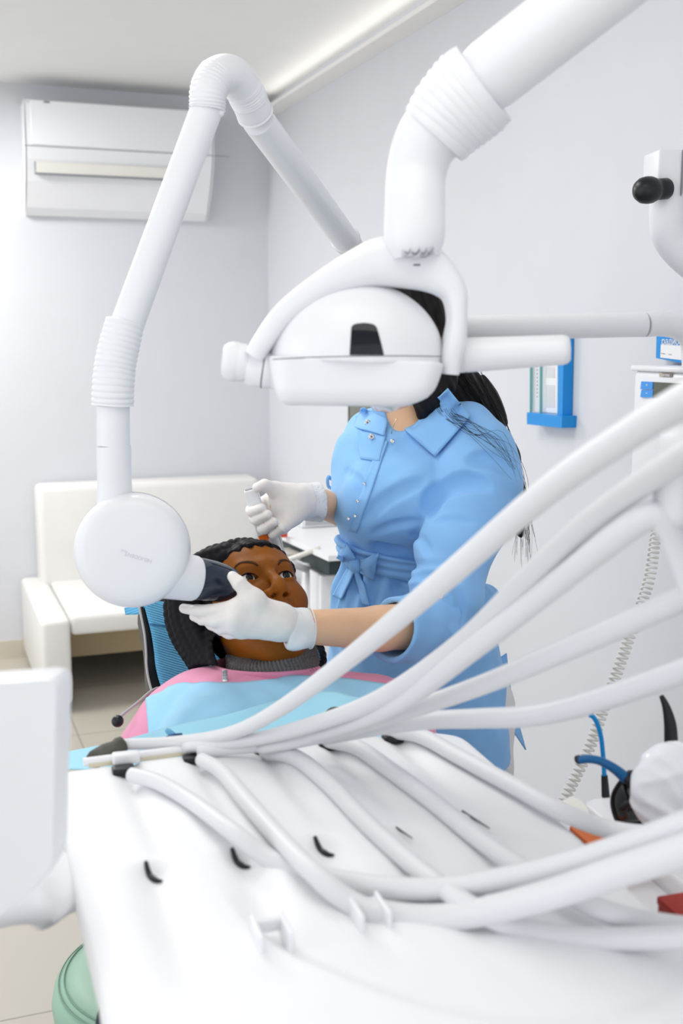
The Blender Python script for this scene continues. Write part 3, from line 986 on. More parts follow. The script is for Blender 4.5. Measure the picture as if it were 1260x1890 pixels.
# recessed front shelf, column and foot below the tray
obj('lower_body', rbox(U(0.25, 0.36, 0.90), (0.22, 0.33, 0.05), UAX, 0.03), M['enamel'], du_, autosm=50)
obj('column_foot', lathe([(0.16, 0.0), (0.16, 0.03), (0.05, 0.05), (0.045, 0.08), (0.035, 0.9)], P(1600, 1740, .80) * V3(1, 1, 0), EZ, 40), M['enamel'], du_, autosm=40)
# rear rail
M['cream'] = mat('cream_rail', (0.72, 0.66, 0.50), 0.4, 0.5)
ra = [U(0.018, -0.004, 1.000), U(0.40, -0.014, 1.006)]
obj('rail', tube(dense(ra[0], ra[1], 8), 0.0052, 16), M['enamel'], du_, autosm=50)
obj('rail_strip', box((ra[0] + ra[1]) / 2 + EZ * -0.0035 + UD * 0.0042, (0.185, 0.0024, 0.0024), (unit(ra[1] - ra[0]), UD, EZ)), M['cream'], du_, smooth=False)
for i, c in enumerate(UCOL):
    v0 = 0.008 if i else 0.02
    sl_ = obj('slot', rbox(U(c - 0.003, v0 + 0.006, 0.9965), (0.013, 0.009, 0.005), UAX, 0.003), M['black'], du_, autosm=40)
    obj('clip', rbox(U(c + 0.002, v0 - 0.012, 1.005), (0.016, 0.0075, 0.0065), UAX, 0.003), M['enamel'], du_, autosm=40)
    # crescent opening halfway down each groove
    if i < 3:
        cp3 = [U(c - 0.007, 0.268 - 0.012 * 0, 0), U(c - 0.007, 0.282, 0), U(c - 0.001, 0.298, 0), U(c + 0.009, 0.305, 0)]
        pts = catmull(np.array([U(c - 0.006, 0.268), U(c - 0.0048, 0.279), U(c + 0.000, 0.291), U(c + 0.0055, 0.297)]), 6)
        for q in pts:
            rel = q - UO
            q[2] = tray_z(np.array([rel @ UR]), np.array([rel @ UD]))[0] + 0.002
        obj('opening', tube(pts, np.interp(np.linspace(0, 1, len(pts)), [0, .3, .6, 1], [0.0020, 0.0028, 0.0032, 0.0012]), 10), M['black'], du_)
    else:
        pts = np.array([U(c - 0.010, 0.250), U(c + 0.002, 0.285)])
        obj('opening', tube([U(c - 0.006, 0.250, 0.998), U(c + 0.001, 0.272, 0.996), U(c + 0.007, 0.292, 0.995)], [0.0012, 0.0010, 0.0006], 8), M['seam'], du_)
# holder forks in front
for c in (0.143, 0.236, 0.325):
    hv = 0.44 if c < 0.2 else 0.42
    z0 = float(tray_z(np.array([c]), np.array([hv]))[0])
    for s in (-1, 1):
        obj('holder_arm', rbox(U(c + s * 0.0125, hv + 0.006, z0 + 0.008), (0.0022, 0.021, 0.011), UAX, 0.002), M['enamel'], du_, autosm=40)
    obj('holder_bridge', rbox(U(c, hv - 0.010, z0 + 0.009), (0.0125, 0.003, 0.006), UAX, 0.002), M['enamel'], du_, autosm=40)


def hose(pts, r, spl=10):
    q = np.array([P(a, b, y) for a, b, y in pts])
    return obj('hose', tube(q, r, 24, spline=spl), M['hose'], du_)


def tz(px, py, lift=0.008):
    """a hose point lying on the tray seen at this pixel"""
    return (px, py, Zp(px, py, 1.0 + lift)[1])


# hoses leaving the five slots
hose([tz(243, 1430, 0.004), tz(290, 1443), tz(352, 1478), tz(430, 1535, .018), (500, 1586, 1.035), (610, 1622, 1.0), (780, 1641, 0.965), (930, 1622, 0.94), (1080, 1585, 0.90), (1290, 1512, 0.84), (1600, 1390, 0.76)], [0.0085, .0088, .009, .009, .0092, .0098, .0102, .0105, .0108, .0112, .0112])
hose([tz(372, 1402, 0.004), tz(410, 1425), tz(455, 1478), tz(510, 1540, .012), tz(580, 1612, .016), (650, 1668, 0.955), (720, 1690, 0.945), (840, 1692, 0.93), (1000, 1655, 0.89), (1130, 1612, 0.86), (1290, 1560, 0.82), (1600, 1450, 0.74)], [.0085, .009, .0098, .0098, .0098, .0108, .0118, .0122, .0126, .013, .0132, .0132])
hose([tz(488, 1386, 0.004), tz(545, 1398), tz(605, 1445), tz(670, 1512), tz(735, 1572), tz(800, 1625), tz(880, 1680), (980, 1718, 0.915), (1100, 1732, 0.90), (1290, 1726, 0.86), (1600, 1690, 0.80)], 0.0098)
hose([tz(604, 1366, 0.004), tz(660, 1380), tz(725, 1425), tz(800, 1480), tz(880, 1545), tz(960, 1600), tz(1050, 1650), tz(1140, 1690), (1290, 1715, 0.93), (1600, 1740, 0.86)], 0.0098)
hose([tz(716, 1349, 0.004), tz(775, 1358), tz(850, 1398), tz(950, 1452), tz(1040, 1500), (1130, 1532, 1.12), (1220, 1540, 1.08), (1330, 1518, 1.0), (1600, 1420, 0.88)], 0.0098)
# whip hoses above, from the rear handpieces to the arm on the right
hose([(222, 1374, 1.335), (330, 1369, 1.33), (430, 1352, 1.30), (520, 1306, 1.25), (640, 1218, 1.15), (800, 1086, 1.02), (1000, 914, .90), (1150, 808, .82), (1320, 706, .74), (1600, 560, .66)], [.0068, .0075, .0085, .0092, .0102, .0112, .0116, .0118, .012, .012])
hose([(340, 1380, 1.32), (450, 1368, 1.30), (560, 1342, 1.26), (700, 1290, 1.19), (850, 1188, 1.09), (980, 1062, 1.0), (1100, 953, .94), (1236, 858, .88), (1330, 800, .84)], [.007, .008, .009, .0102, .0108, .011, .0112, .0112, .0112])
hose([(365, 1386, 1.31), (500, 1374, 1.30), (620, 1346, 1.25), (740, 1296, 1.17), (880, 1192, 1.06), (1000, 1098, .99), (1110, 1012, .93), (1190, 956, .90), (1226, 962, .895), (1262, 1040, .90), (1330, 1240, .90)], [.007, .008, .009, .010, .011, .0112, .0114, .0114, .0112, .011, .011])
hose([(480, 1382, 1.30), (620, 1352, 1.26), (760, 1309, 1.20), (900, 1260, 1.12), (1080, 1184, 1.02), (1290, 1092, .93), (1600, 960, .82)], [.0075, .0088, .0098, .0105, .011, .0112, .0112])
hose([(600, 1364, 1.30), (690, 1345, 1.26), (790, 1330, 1.22), (880, 1326, 1.17), (980, 1321, 1.12), (1090, 1296, 1.06), (1290, 1228, .97), (1600, 1110, .86)], [.0075, .0088, .010, .0108, .0112, .0114, .0115, .0115])
wa = P(1262, 884, .90)
obj('whip_arm', rbox(wa + V3(0.008, 0, 0.002), (0.030, 0.022, 0.040), (unit(V3(1, 0.3, 0)), unit(V3(-.3, 1, 0)), EZ), 0.016), M['hose'], du_, autosm=50)
obj('hose_column', tube([P(1600, 1740, .80), P(1600, 1390, .76), P(1600, 960, .76), P(1600, 560, .66), P(1600, 480, .66)], 0.035, 24), M['enamel'], du_)
obj('hose_column_foot', tube([P(1600, 1740, .80), U(0.49, 0.60, 0.93), U(0.34, 0.55, 0.92)], 0.03, 24, spline=6), M['enamel'], du_)
# rubber ended handpiece lying on the rear left corner
M['rubber'] = mat('grey_rubber', (0.085, 0.083, 0.072), 0.6, 0.4, bump=0.4, bscale=120, var=0.5, vscale=40)
h0, h1 = P(226, 1374, 1.333), P(166, 1406, 1.30)
hl = np.linalg.norm(h1 - h0)
obj('handpiece', lathe([(0.0068, -0.002), (0.0105, 0.0), (0.0112, 0.006), (0.0095, 0.011), (0.0108, 0.016), (0.0120, 0.026), (0.0112, hl - 0.006), (0.008, hl)], h0, h1 - h0, 28), M['rubber'], du_, autosm=60)

# ---------------------------------------------------------------- panel at the left edge
pn = thing('equipment_panel', 'rounded white panel standing at the left edge beside the instrument tray', 'panel', P(40, 1690, 0.86))
out = [(-420, 1280), (50, 1248), (88, 1245), (104, 1247), (112, 1257), (114, 1272), (112, 1330), (109, 1440), (107, 1560), (104, 1588), (96, 1605), (64, 1638), (0, 1690), (-200, 1830), (-420, 1950)]
pnY = 0.86
front = [P(a, b, pnY) for a, b in out]
c_ = np.mean(front, axis=0)
bk = []
for k, (ins, dy) in enumerate(((0.985, -0.010), (0.996, -0.006), (1.0, 0.0), (1.0, 0.016), (0.994, 0.022), (0.98, 0.026))):
    bk.append([c_ + (q - c_) * np.array([ins, 1, ins]) + V3(0.10 * dy, dy, 0) for q in front])
bk = np.array(bk); nk = len(out)
pf = [[i * nk + j, i * nk + (j + 1) % nk, (i + 1) * nk + (j + 1) % nk, (i + 1) * nk + j] for i in range(5) for j in range(nk)]
pf += [list(range(nk))[::-1], [5 * nk + j for j in range(nk)]]
obj('panel_shell', (bk.reshape(-1, 3), pf), M['enamel'], pn, autosm=45)
obj('support_arm', band([P(-420, 1740, 0.95), P(-200, 1690, 0.95), P(0, 1648, 1.0), P(70, 1630, 1.05), U(-0.008, 0.20, 0.958)], [0.020, 0.018, 0.0165, 0.016, 0.015], [0.045] * 5, power=3.0), M['enamel'], pn, autosm=60)
obj('support_post', lathe([(0.11, 0.0), (0.11, 0.03), (0.03, 0.05), (0.028, 0.95)], P(-420, 1740, 0.95) * V3(1, 1, 0), EZ, 32), M['enamel'], pn, autosm=40)

# ---------------------------------------------------------------- green stool behind the tray on the left
SX = Zp(327, 1778, 0.49)
st = thing('stool', 'round pale green upholstered stool beside the instrument tray, bottom left', 'stool', SX * V3(1, 1, 0))
M['green'] = mat('green_vinyl', (0.30, 0.49, 0.37), 0.45, 0.45, bump=0.08, bscale=300, var=0.03)
M['green_seam'] = mat('green_piping', (0.20, 0.33, 0.26), 0.5, 0.4)
so = SX * V3(1, 1, 0)
obj('seat', lathe([(0.10, 0.41), (0.185, 0.412), (0.197, 0.425), (0.2, 0.447), (0.196, 0.468), (0.182, 0.483), (0.15, 0.492), (0.0, 0.496)], so, EZ, 72), M['green'], st, autosm=60)
for r_, z_ in ((0.1885, 0.4795), (0.1795, 0.4855)):
    obj('piping', tube([so + V3(r_ * math.cos(t), r_ * math.sin(t), z_) for t in np.linspace(0, 2 * np.pi, 73)], 0.0012, 8), M['green_seam'], st)
obj('gas_column', lathe([(0.10, 0.412), (0.09, 0.40), (0.028, 0.39), (0.028, 0.16), (0.034, 0.15), (0.034, 0.07)], so, EZ, 24), M['metal'], st, autosm=40)
for k in range(5):
    t = 0.4 + k * 2 * np.pi / 5
    lg_ = obj('leg', tube([so + V3(0, 0, 0.11), so + V3(0.12 * math.cos(t), 0.12 * math.sin(t), 0.10), so + V3(0.25 * math.cos(t), 0.25 * math.sin(t), 0.065)], [0.02, 0.018, 0.014], 14), M['metal'], st)
    cc = so + V3(0.25 * math.cos(t), 0.25 * math.sin(t), 0.026)
    obj('caster', lathe([(0.012, -0.011), (0.026, -0.010), (0.026, 0.010), (0.012, 0.011)], cc, V3(-math.sin(t), math.cos(t), 0), 24), M['black'], lg_, autosm=40)

# ---------------------------------------------------------------- cart at the right with small things on it
CA = Zp(1064, 1470, 0.93)
cart = thing('cart', 'white equipment cart at the right edge, with a blue tube and dark glasses on it', 'cart', CA * V3(1, 1, 0) + UR * 0.25 + UD * 0.2)
cc_ = CA + UR * 0.27 + UD * 0.22
obj('top', rbox(cc_ - EZ * 0.02, (0.27, 0.22, 0.02), UAX, 0.018), M['plastic'], cart, autosm=40)
obj('body', rbox(cc_ * V3(1, 1, 0) + EZ * 0.49, (0.24, 0.20, 0.41), UAX, 0.02), M['plastic'], cart, autosm=40)
for a in (-1, 1):
    for b in (-1, 1):
        obj('wheel', lathe([(0.015, -0.012), (0.035, -0.01), (0.035, 0.01), (0.015, 0.012)], cc_ * V3(1, 1, 0) + UR * a * 0.2 + UD * b * 0.16 + EZ * 0.036, UR, 24), M['black'], cart, autosm=40)
obj('side_flap', prism([Zp(1036, 1478, 0.932), Zp(1056, 1469, 0.932), Zp(1074, 1478, 0.932), Zp(1090, 1504, 0.932), Zp(1066, 1496, 0.932)], (0, 0, -0.01)), M['plastic_warm'], cart, smooth=False)
# blue saliva ejector in a black sleeve
se = thing('saliva_ejector', 'thin curved blue tube standing in a black sleeve on the cart', 'suction tube', P(1117, 1470, 1.36))
EY = 1.36
M['bluetube'] = mat('blue_tubing', (0.0, 0.24, 0.62), 0.25, 0.5)
obj('tube', tube([P(1088, 1320, EY), P(1094, 1323, EY), P(1102, 1336, EY), P(1109, 1362, EY), P(1113, 1400, EY), P(1115, 1436, EY)], pxm(4.6, EY), 16, spline=8), M['bluetube'], se)
obj('sleeve', lathe([(pxm(6.2, EY), 0), (pxm(6.8, EY), 0.004), (pxm(8.2, EY), 0.028)], P(1115, 1431, EY), P(1117.5, 1470, EY) - P(1115, 1431, EY), 24), M['black'], se, autosm=40)
# dark glasses with a blue temple
GY = 1.24
gl = thing('protective_glasses', 'dark protective glasses with a thick blue temple standing on the cart', 'glasses', P(1160, 1520, GY))
M['bluetemple'] = mat('blue_temple', (0.0, 0.11, 0.30), 0.3, 0.5)
tm = [P(1066, 1403, GY), P(1085, 1401, GY), P(1108, 1405, GY), P(1135, 1420, GY), P(1156, 1438, GY)]
obj('temple', tube(tm, [pxm(8.5, GY), pxm(8.2, GY), pxm(8.5, GY), pxm(10, GY), pxm(12, GY)], 20, spline=8), M['bluetemple'], gl)
obj('temple_tip', lathe([(pxm(8.0, GY), 0), (pxm(9.2, GY), 0.0008), (pxm(9.0, GY), 0.004)], P(1064, 1403, GY), V3(1, 0.5, 0.1), 20), M['black'], gl, autosm=40)
M['lens'] = mat('dark_lens', (0.012, 0.018, 0.016), 0.06, 0.5, coat=0.5)
lens_o = [(1146, 1441), (1156, 1446), (1166, 1458), (1176, 1478), (1188, 1502), (1186, 1520), (1162, 1523), (1142, 1519), (1134, 1506), (1129, 1484), (1131, 1466), (1138, 1452)]
lc = [P(a, b, GY + 0.010 * math.sin((b - 1441) / 80 * math.pi)) for a, b in catmull(np.array(lens_o + lens_o[:1]), 4)[:-1]]
cen = np.mean(lc, axis=0) + V3(0, -0.012, 0)
nl = len(lc)
LV = np.vstack([lc, [(q + cen) / 2 + V3(0, -0.004, 0) for q in lc], [cen]])
LF = [[j, (j + 1) % nl, nl + (j + 1) % nl, nl + j] for j in range(nl)] + [[nl + j, nl + (j + 1) % nl, 2 * nl] for j in range(nl)]
LV2 = LV + V3(0, 0.003, 0)
LF2 = [q[::-1] for q in [[i + len(LV) for i in q] for q in LF]]
rim = [[j, len(LV) + j, len(LV) + (j + 1) % nl, (j + 1) % nl] for j in range(nl)]
obj('lens', (np.vstack([LV, LV2]), LF + LF2 + rim), M['lens'], gl)
obj('frame', tube(list(lc) + [lc[0]], 0.0022, 10), M['black'], gl)
obj('nose_bridge', tube([P(1150, 1432, GY), P(1164, 1446, GY - .005), P(1172, 1470, GY - .008), P(1186, 1496, GY)], [0.006, 0.0055, 0.004, 0.003], 14, spline=6), M['black'], gl)
obj('hinge', tube([P(1158, 1428, GY), P(1180, 1430, GY), P(1168, 1452, GY)], [0.004, 0.0045, 0.004], 12, spline=5), M['black'], gl)
obj('frame_bar', tube([P(1147, 1494, GY - .004), P(1163, 1481, GY - .008), P(1182, 1482, GY - .004), P(1188, 1500, GY)], [0.0035, 0.005, 0.004, 0.0025], 12, spline=6), M['black'], gl)
# clear plastic bag
BY = 1.20
bg = Sdf().add(ell(P(1222, 1450, BY), (0.036, 0.034, 0.042))).add(ell(P(1250, 1425, BY), (0.032, 0.034, 0.036)), 0.02).add(ell(P(1235, 1490, BY), (0.04, 0.034, 0.03)), 0.02)


def crumple(p):
    return 0.0022 * np.abs(np.sin(p[:, 0] * 70 + 2.5 * np.sin(p[:, 2] * 70))) + 0.0015 * np.abs(np.sin(p[:, 2] * 90 + 2 * np.sin(p[:, 0] * 85 + p[:, 1] * 60)))


bg.disp(crumple)
M['film'] = mat('clear_plastic_film', (0.93, 0.94, 0.97), 0.15, 0.5, trans=0.18, ior=1.2)
bo = P(1228, 1450, BY)
ob_ = obj('plastic_bag', surfnet(bg, bo - 0.11, bo + 0.11, 0.0025), M['film'])
tag(ob_, 'crumpled clear plastic bag beside the dark glasses on the cart', 'bag')
bk_ = thing('black_handle', 'black curved handle standing behind the clear plastic bag', 'handle', P(1238, 1400, 1.30))
hp = [P(1220, 1284, 1.30), P(1229, 1305, 1.30), P(1236, 1335, 1.30), P(1238, 1365, 1.30), P(1240, 1420, 1.30), P(1240, 1478, 1.30)]
obj('handle_grip', tube(hp, [pxm(c, 1.30) for c in (4.5, 8, 12, 13.5, 14, 14)], 20, spline=8, flat=0.7, up0=V3(1, 0, 0)), M['black'], bk_)
# boxes low between the tray and the cart
M['orange'] = mat('orange_card', (0.62, 0.14, 0.025), 0.5, 0.4)
M['redcard'] = mat('red_card', (0.36, 0.022, 0.012), 0.5, 0.4)


def carton(name, p0, ln, m, label, cat):
    t = thing(name, label, cat, p0)
    cen_ = p0 + UD * ln / 2 + UR * 0.02 - EZ * 0.016
    obj('body', rbox(cen_, (0.0185, ln / 2, 0.0125), UAX, 0.002), m, t, autosm=40)
    obj('lid', rbox(cen_ + EZ * 0.0125, (0.0195, ln / 2 + 0.001, 0.0045), UAX, 0.002), m, t, autosm=40)
    return t


obj('shelf', rbox(U(0.59, 0.32, 0.891), (0.045, 0.20, 0.010), UAX, 0.004), M['plastic'], cart, autosm=40)
carton('carton', Zp(1050, 1526, 0.93), 0.085, M['orange'], 'orange carton edge showing between the tray and the cart', 'box')
carton('carton', Zp(1211, 1656, 0.93), 0.11, M['redcard'], 'dark red carton showing at the lower right edge beside the tray', 'box')
# ================================================================ people
def snoise(p, f, seed=0.0):
    x, y, z = p[:, 0] * f, p[:, 1] * f, p[:, 2] * f
    return (np.sin(x + 1.7 * np.sin(0.9 * y + seed) + seed) * np.cos(1.1 * z + 1.3 * np.sin(0.8 * x - seed))
            + 0.6 * np.sin(1.9 * y + 1.5 * np.sin(1.3 * z + 2 * seed)) * np.cos(1.7 * x + seed)) / 1.6


def snap(f, p, off=0.0, it=4):
    p = np.asarray(p, float).reshape(-1, 3).copy()
    for _ in range(it): p -= f(p)[:, None] * grad(f, p)
    return p + grad(f, p) * off


def face_parts(detail=True):
    """head in its own frame: x across, y out of the face, z to the crown"""
    h = Sdf()
    h.add(ell((0, -.012, .020), (.0755, .097, .074)))
    h.add(ell((0, .024, .034), (.067, .062, .053)), .02)
    h.add(ell((0, .026, -.030), (.0615, .064, .084)), .02)
    h.add(ell((0, .056, -.108), (.030, .030, .022)), .03)
    for s in (-1, 1):
        h.add(cap((s * .044, .0, -.056), (s * .019, .060, -.108), .018, .016), .03)
        h.add(ell((s * .043, .052, -.030), (.024, .024, .024)), .025)
    h.add(cap((-.034, .074, .019), (0, .0835, .016), .010), .016)
    h.add(cap((.034, .074, .019), (0, .0835, .016), .010), .016)
    if detail:
        for s in (-1, 1):
            h.sub(ell((s * .0315, .0945, -.001), (.0195, .014, .0115)), .010)
            h.add(ell((s * .0315, .0715, -.0005), (.0150, .0142, .0132)), .004)
        # nose
        h.add(cap((0, .086, .006), (0, .1085, -.026), .0070, .0092), .010)
        h.add(ell((0, .1078, -.0365), (.0135, .0115, .0100)), .008)
        for s in (-1, 1):
            h.add(ell((s * .0152, .0965, -.0405), (.0088, .0108, .0084)), .006)
            h.sub(cap((s * .0102, .1045, -.0500), (s * .0080, .0930, -.0360), .0050, .0036), .0018)
        h.add(cap((0, .1065, -.0455), (0, .0940, -.0510), .0030, .0036), .0025)
        # mouth
        h.add(ell((0, .072, -.070), (.034, .027, .027)), .018)
        for s in (-1, 1):
            h.add(cap((s * .0235, .0865, -.0725), (s * .007, .0995, -.0665), .0036, .0060), .004)
            h.add(cap((s * .0235, .0865, -.0745), (0, .0985, -.0800), .0036, .0078), .004)
        h.sub(cap((0, .086, -.0555), (0, .106, -.0625), .0018, .0018), .006)
        for s in (-1, 1):
            h.sub(cap((s * .024, .0905, -.0738), (0, .1075, -.0732), .0010, .0014), .0025)
            h.sub(cap((s * .021, .094, -.046), (s * .034, .080, -.068), .0022, .0018), .012)
        # eye openings
        a_, hu, hl = .0156, .0064, .0049
        for s in (-1, 1):
            def vesica(p, s=s):
                x = (p[:, 0] - s * .0315); z = p[:, 2] - 0.0002 - s * 0.0 - 0.06 * (np.abs(p[:, 0]) - .0315)
                Ru = (a_ * a_ + hu * hu) / (2 * hu); Rl = (a_ * a_ + hl * hl) / (2 * hl)
                du = np.hypot(x, z + (Ru - hu)) - Ru
                dl = np.hypot(x, z - (Rl - hl)) - Rl
                return np.maximum(np.maximum(du, dl), .066 - p[:, 1])
            h.sub(vesica, .0012)
            h.sub(cap((s * .0185, .0885, .0070), (s * .0315, .0895, .0088), .0008, .0011), .003)
            h.sub(cap((s * .0445, .0800, .0062), (s * .0315, .0895, .0088), .0006, .0011), .003)
    return h


class Framed:
    """a field given in local axes, evaluated in the room"""
    def __init__(self, f, o, axes, s=1.0):
        self.f, self.o, self.A, self.s = f, np.asarray(o, float), np.array([unit(a) for a in axes]), s

    def __call__(self, p): return self.f((p - self.o) @ self.A.T / self.s) * self.s
    def w(self, q): return self.o + (np.asarray(q, float).reshape(-1, 3) * self.s) @ self.A
    def w1(self, q): return self.w(q)[0]


def clothmat(name, col, rough=0.8, **k):
    return mat(name, col, rough, 0.25, sheen=0.15, **k)


# ---------------------------------------------------------------- the patient
PO = V3(-0.1442, 1.7871, 1.0743)
PA = (V3(0.8882, 0.4574, -0.0441), V3(0.3626, -0.6387, 0.6787), V3(-0.2822, 0.6188, 0.7331))
pat_face = Framed(face_parts(True), PO, PA)
NB = V3(-0.105, 1.735, 0.965)                       # base of the neck
TD = unit(V3(0.02, -0.894, -0.447)); TX = unit(V3(0.985, 0.16, 0.0)); TX = unit(TX - np.dot(TX, TD) * TD); TN = np.cross(TX, TD); TN = TN if TN[2] > 0 else -TN
TAX = (TX, TD, TN)


def tor(x, d, n): return NB + TX * x + TD * d + TN * n


torso = Sdf()
torso.add(sbox(tor(0.01, 0.30, -0.055), (.155, .29, .105), .095, TAX))
torso.add(cap(tor(-.115, .06, -.035), tor(.15, .06, -.03), .062, .062), .06)
torso.add(ell(tor(-.075, .19, .035), (.075, .08, .045), TAX), .05).add(ell(tor(.075, .19, .035), (.075, .08, .045), TAX), .05)
arms_ = [(tor(-.140, .085, -.045), tor(-.205, .30, -.07), .052, .05), (tor(-.205, .30, -.07), tor(-.12, .50, .0), .048, .036),
         (tor(.17, .075, -.035), tor(.225, .30, -.06), .056, .05), (tor(.225, .30, -.06), tor(.14, .50, .0), .048, .036)]
for a, b, r1, r2 in arms_: torso.add(cap(a, b, r1, r2), .03)
pat_neck = cap(pat_face.w1((0, -.022, -.055)), NB + TN * 0.005, .052, .056)

M['skin_dark'] = mat('brown_skin', (0.255, 0.078, 0.005), 0.46, 0.2, bump=0.06, bscale=900, var=0.10, vscale=28, sss=0.12)
M['lip_dark'] = mat('brown_lip', (0.17, 0.055, 0.032), 0.38, 0.45, var=0.08, vscale=60)
M['sclera'] = mat('eye_white', (0.80, 0.79, 0.78), 0.12, 0.5)
M['iris'] = mat('dark_iris', (0.004, 0.003, 0.003), 0.12, 0.4)
M['hair'] = mat('black_hair', (0.003, 0.003, 0.005), 0.55, 0.18, var=0.3, vscale=60)

pat = thing('person', 'reclining patient with black braids in a pink apron and pale blue bib, looking up', 'person', tor(0, .3, -.3))
body = Sdf().add(pat_face).add(pat_neck, .02)
tin = lambda p: torso(p) + 0.012
body.add(tin, .02)
hip = tor(0, .62, -.06)
legs = Sdf()
for s in (-1, 1):
    k0 = tor(s * .09, .56, -.06); kn = V3(k0[0] + s * .03, 1.02 - 0.28, .74); an = V3(kn[0] + .02, 0.36, .60)
    body.add(cap(k0, kn, .085, .062), .03).add(cap(kn, an, .058, .042), .02).add(cap(an, an + V3(0, -.09, .11), .042, .03), .02)
    for (a, b, r1, r2) in arms_[:2] if s < 0 else arms_[2:]:
        body.add(cap(a, b, r1 - .014, r2 - .01), .02)
    hnd = tor(s * .14, .50, .0)
    body.add(ell(hnd + TD * .05 + TX * s * -.03, (.035, .05, .016), TAX), .02)
    for q in range(4):
        f0 = hnd + TD * .08 + TX * (-s * .03 + (q - 1.5) * .018)
        body.add(cap(f0, f0 + TD * (.045 + .01 * (q in (1, 2))) - TN * .012, .0085, .007), .006)
    body.add(cap(hnd + TD * .03 - TX * s * .005, hnd + TD * .075 - TX * s * -.015, .011, .008), .008)
lo_b = pat_face.w1((0, 0, 0))
# one continuous body: the head region fine, lower body coarse, joined in a single mesh at the covered neck
cutz = lambda p: (p - (NB + TN * .0)) @ unit(pat_face.w1((0, -.02, -.06)) - NB) - 0.012
head_f = Sdf().add(body)
hv, hf = surfnet(head_f, PO - V3(.13, .16, .14), PO + V3(.13, .14, .15), 0.0016)
loc_ = (hv - PO) @ np.array(PA).T
fc = np.array([loc_[q].mean(0) for q in hf]) if False else loc_[hf].mean(1)
ax_, ay_, az_ = np.abs(fc[:, 0]), fc[:, 1], fc[:, 2]
lipm = ((ax_ < .0255) & (ay_ > .082) & (((az_ + .0675 - 0.0012 * np.cos(ax_ * 400)) < 0.0045 * np.clip(1 - ax_ / .026, 0, 1)) & (az_ > -.0735) | ((az_ <= -.0735) & (az_ > -.0865 + .010 * (ax_ / .025) ** 2))) & (az_ > -.088)).astype(int)
bv_, bf_ = surfnet(body, V3(-.50, .20, .50), V3(.32, 1.95, 1.20), 0.010)
keep = ((bv_[bf_].mean(1) - PO) @ np.array(PA).T)[:, 2] < -.115
pbody = obj('body', (np.vstack([hv, bv_]), np.vstack([hf, bf_[keep] + len(hv)]), np.concatenate([lipm, np.zeros(keep.sum(), int)])), [M['skin_dark'], M['lip_dark']], pat)
gaze = unit(V3(.02, 1, .03))
for s in (-1, 1):
    ec = np.array([s * .0315, .0715, 0])
    eb = obj('eyeball', sphere(pat_face.w1(ec), .0124, PA, 28, 20), M['sclera'], pat)
    g0 = unit(gaze + V3(-s * .03, 0, 0))
    gw = unit(pat_face.w1(g0) - pat_face.w1((0, 0, 0)))
    prof = [(.0064 * math.cos(t), math.sqrt(max(.01255 ** 2 - (.0064 * math.cos(t)) ** 2, 0)) + .0004 * math.sin(t)) for t in np.linspace(0, math.pi / 2, 7)]
    obj('iris', lathe(prof, pat_face.w1(ec), gw, 28), M['iris'], eb)
    # lash line and brow
    lash = [(s * (.0315 - .0145), .0818, .0002), (s * (.0315 - .008), .0862, .0046), (s * .0315, .0872, .0062), (s * (.0315 + .009), .0845, .0048), (s * (.0315 + .0165), .0765, .0012)]
    lp_ = snap(pat_face, pat_face.w(catmull(np.array(lash), 5)), 0.0002)
    obj('eyelashes', tube(lp_, np.interp(np.linspace(0, 1, len(lp_)), [0, .3, .7, 1], [.0004, .0009, .0012, .0005]), 8), M['hair'], pat)
    brow = [(s * .0145, .089, .0155), (s * .024, .088, .0215), (s * .036, .082, .0250), (s * .046, .074, .0215), (s * .0525, .067, .0160)]
    bp_ = snap(pat_face, pat_face.w(catmull(np.array(brow), 6)), 0.0001)
    ng = grad(pat_face, bp_)
    tt = np.gradient(bp_, axis=0); tt /= np.linalg.norm(tt, axis=1)[:, None]
    bw = np.interp(np.linspace(0, 1, len(bp_)), [0, .25, .6, 1], [.0014, .0022, .0015, .0004])
    side = np.cross(ng, tt)
    gb = np.stack([bp_ + side * bw[:, None] * k for k in (-1, -.4, .4, 1)], 1)
    gb = snap(pat_face, gb.reshape(-1, 3), 0.0004).reshape(gb.shape)
    obj('eyebrow', sheet(gb, 0.0006), mat('brow_hair', (0.05, 0.022, 0.008), 0.7, 0.2, var=0.4, vscale=300), pat)
# braided hair
hair = Sdf().add(ell((0, -.020, .024), (.081, .119, .0775)))
hn_ = unit(V3(0, .74, -.67))
hair.cut(lambda p: p @ hn_ - 0.0215 + 0.32 * np.clip(np.abs(p[:, 0]) - .018, 0, 1) - 0.0025 * np.sin(p[:, 0] * 330), .004)
hair.disp(lambda p: -0.0028 * np.abs(np.sin(p[:, 0] * 190 + 2.0 * p[:, 1] * 8)) - 0.0012 * np.sin(p[:, 1] * 420) * np.sin(p[:, 2] * 400))


def braid(pts, r, amp=.0016, pitch=.011):
    q = catmull(np.array(pts, float), 8)
    s_ = np.concatenate([[0], np.cumsum(np.linalg.norm(np.diff(q, axis=0), axis=1))])
    n = max(4, int(s_[-1] / (pitch / 2)))
    u = np.linspace(0, s_[-1], n)
    qq = np.stack([np.interp(u, s_, q[:, i]) for i in range(3)], 1)
    t, N, B = frames(qq)
    for i in range(n):
        side = (1 if i % 2 else -1) * r * .38
        hair.add(ell(qq[i] + N[i] * side, (r, r, r * 1.05)), .0016)


for x0 in np.linspace(-.062, .062, 9):
    zt = .051 - 5.0 * x0 * x0; yt = .079 - 8.0 * x0 * x0
    braid([(x0, yt, zt), (x0 * 1.10, yt - .020, zt + .019), (x0 * 1.15, yt - .050, zt + .035), (x0 * 1.2, yt - .095, zt + .039), (x0 * 1.25, yt - .135, zt + .02)], .0068)
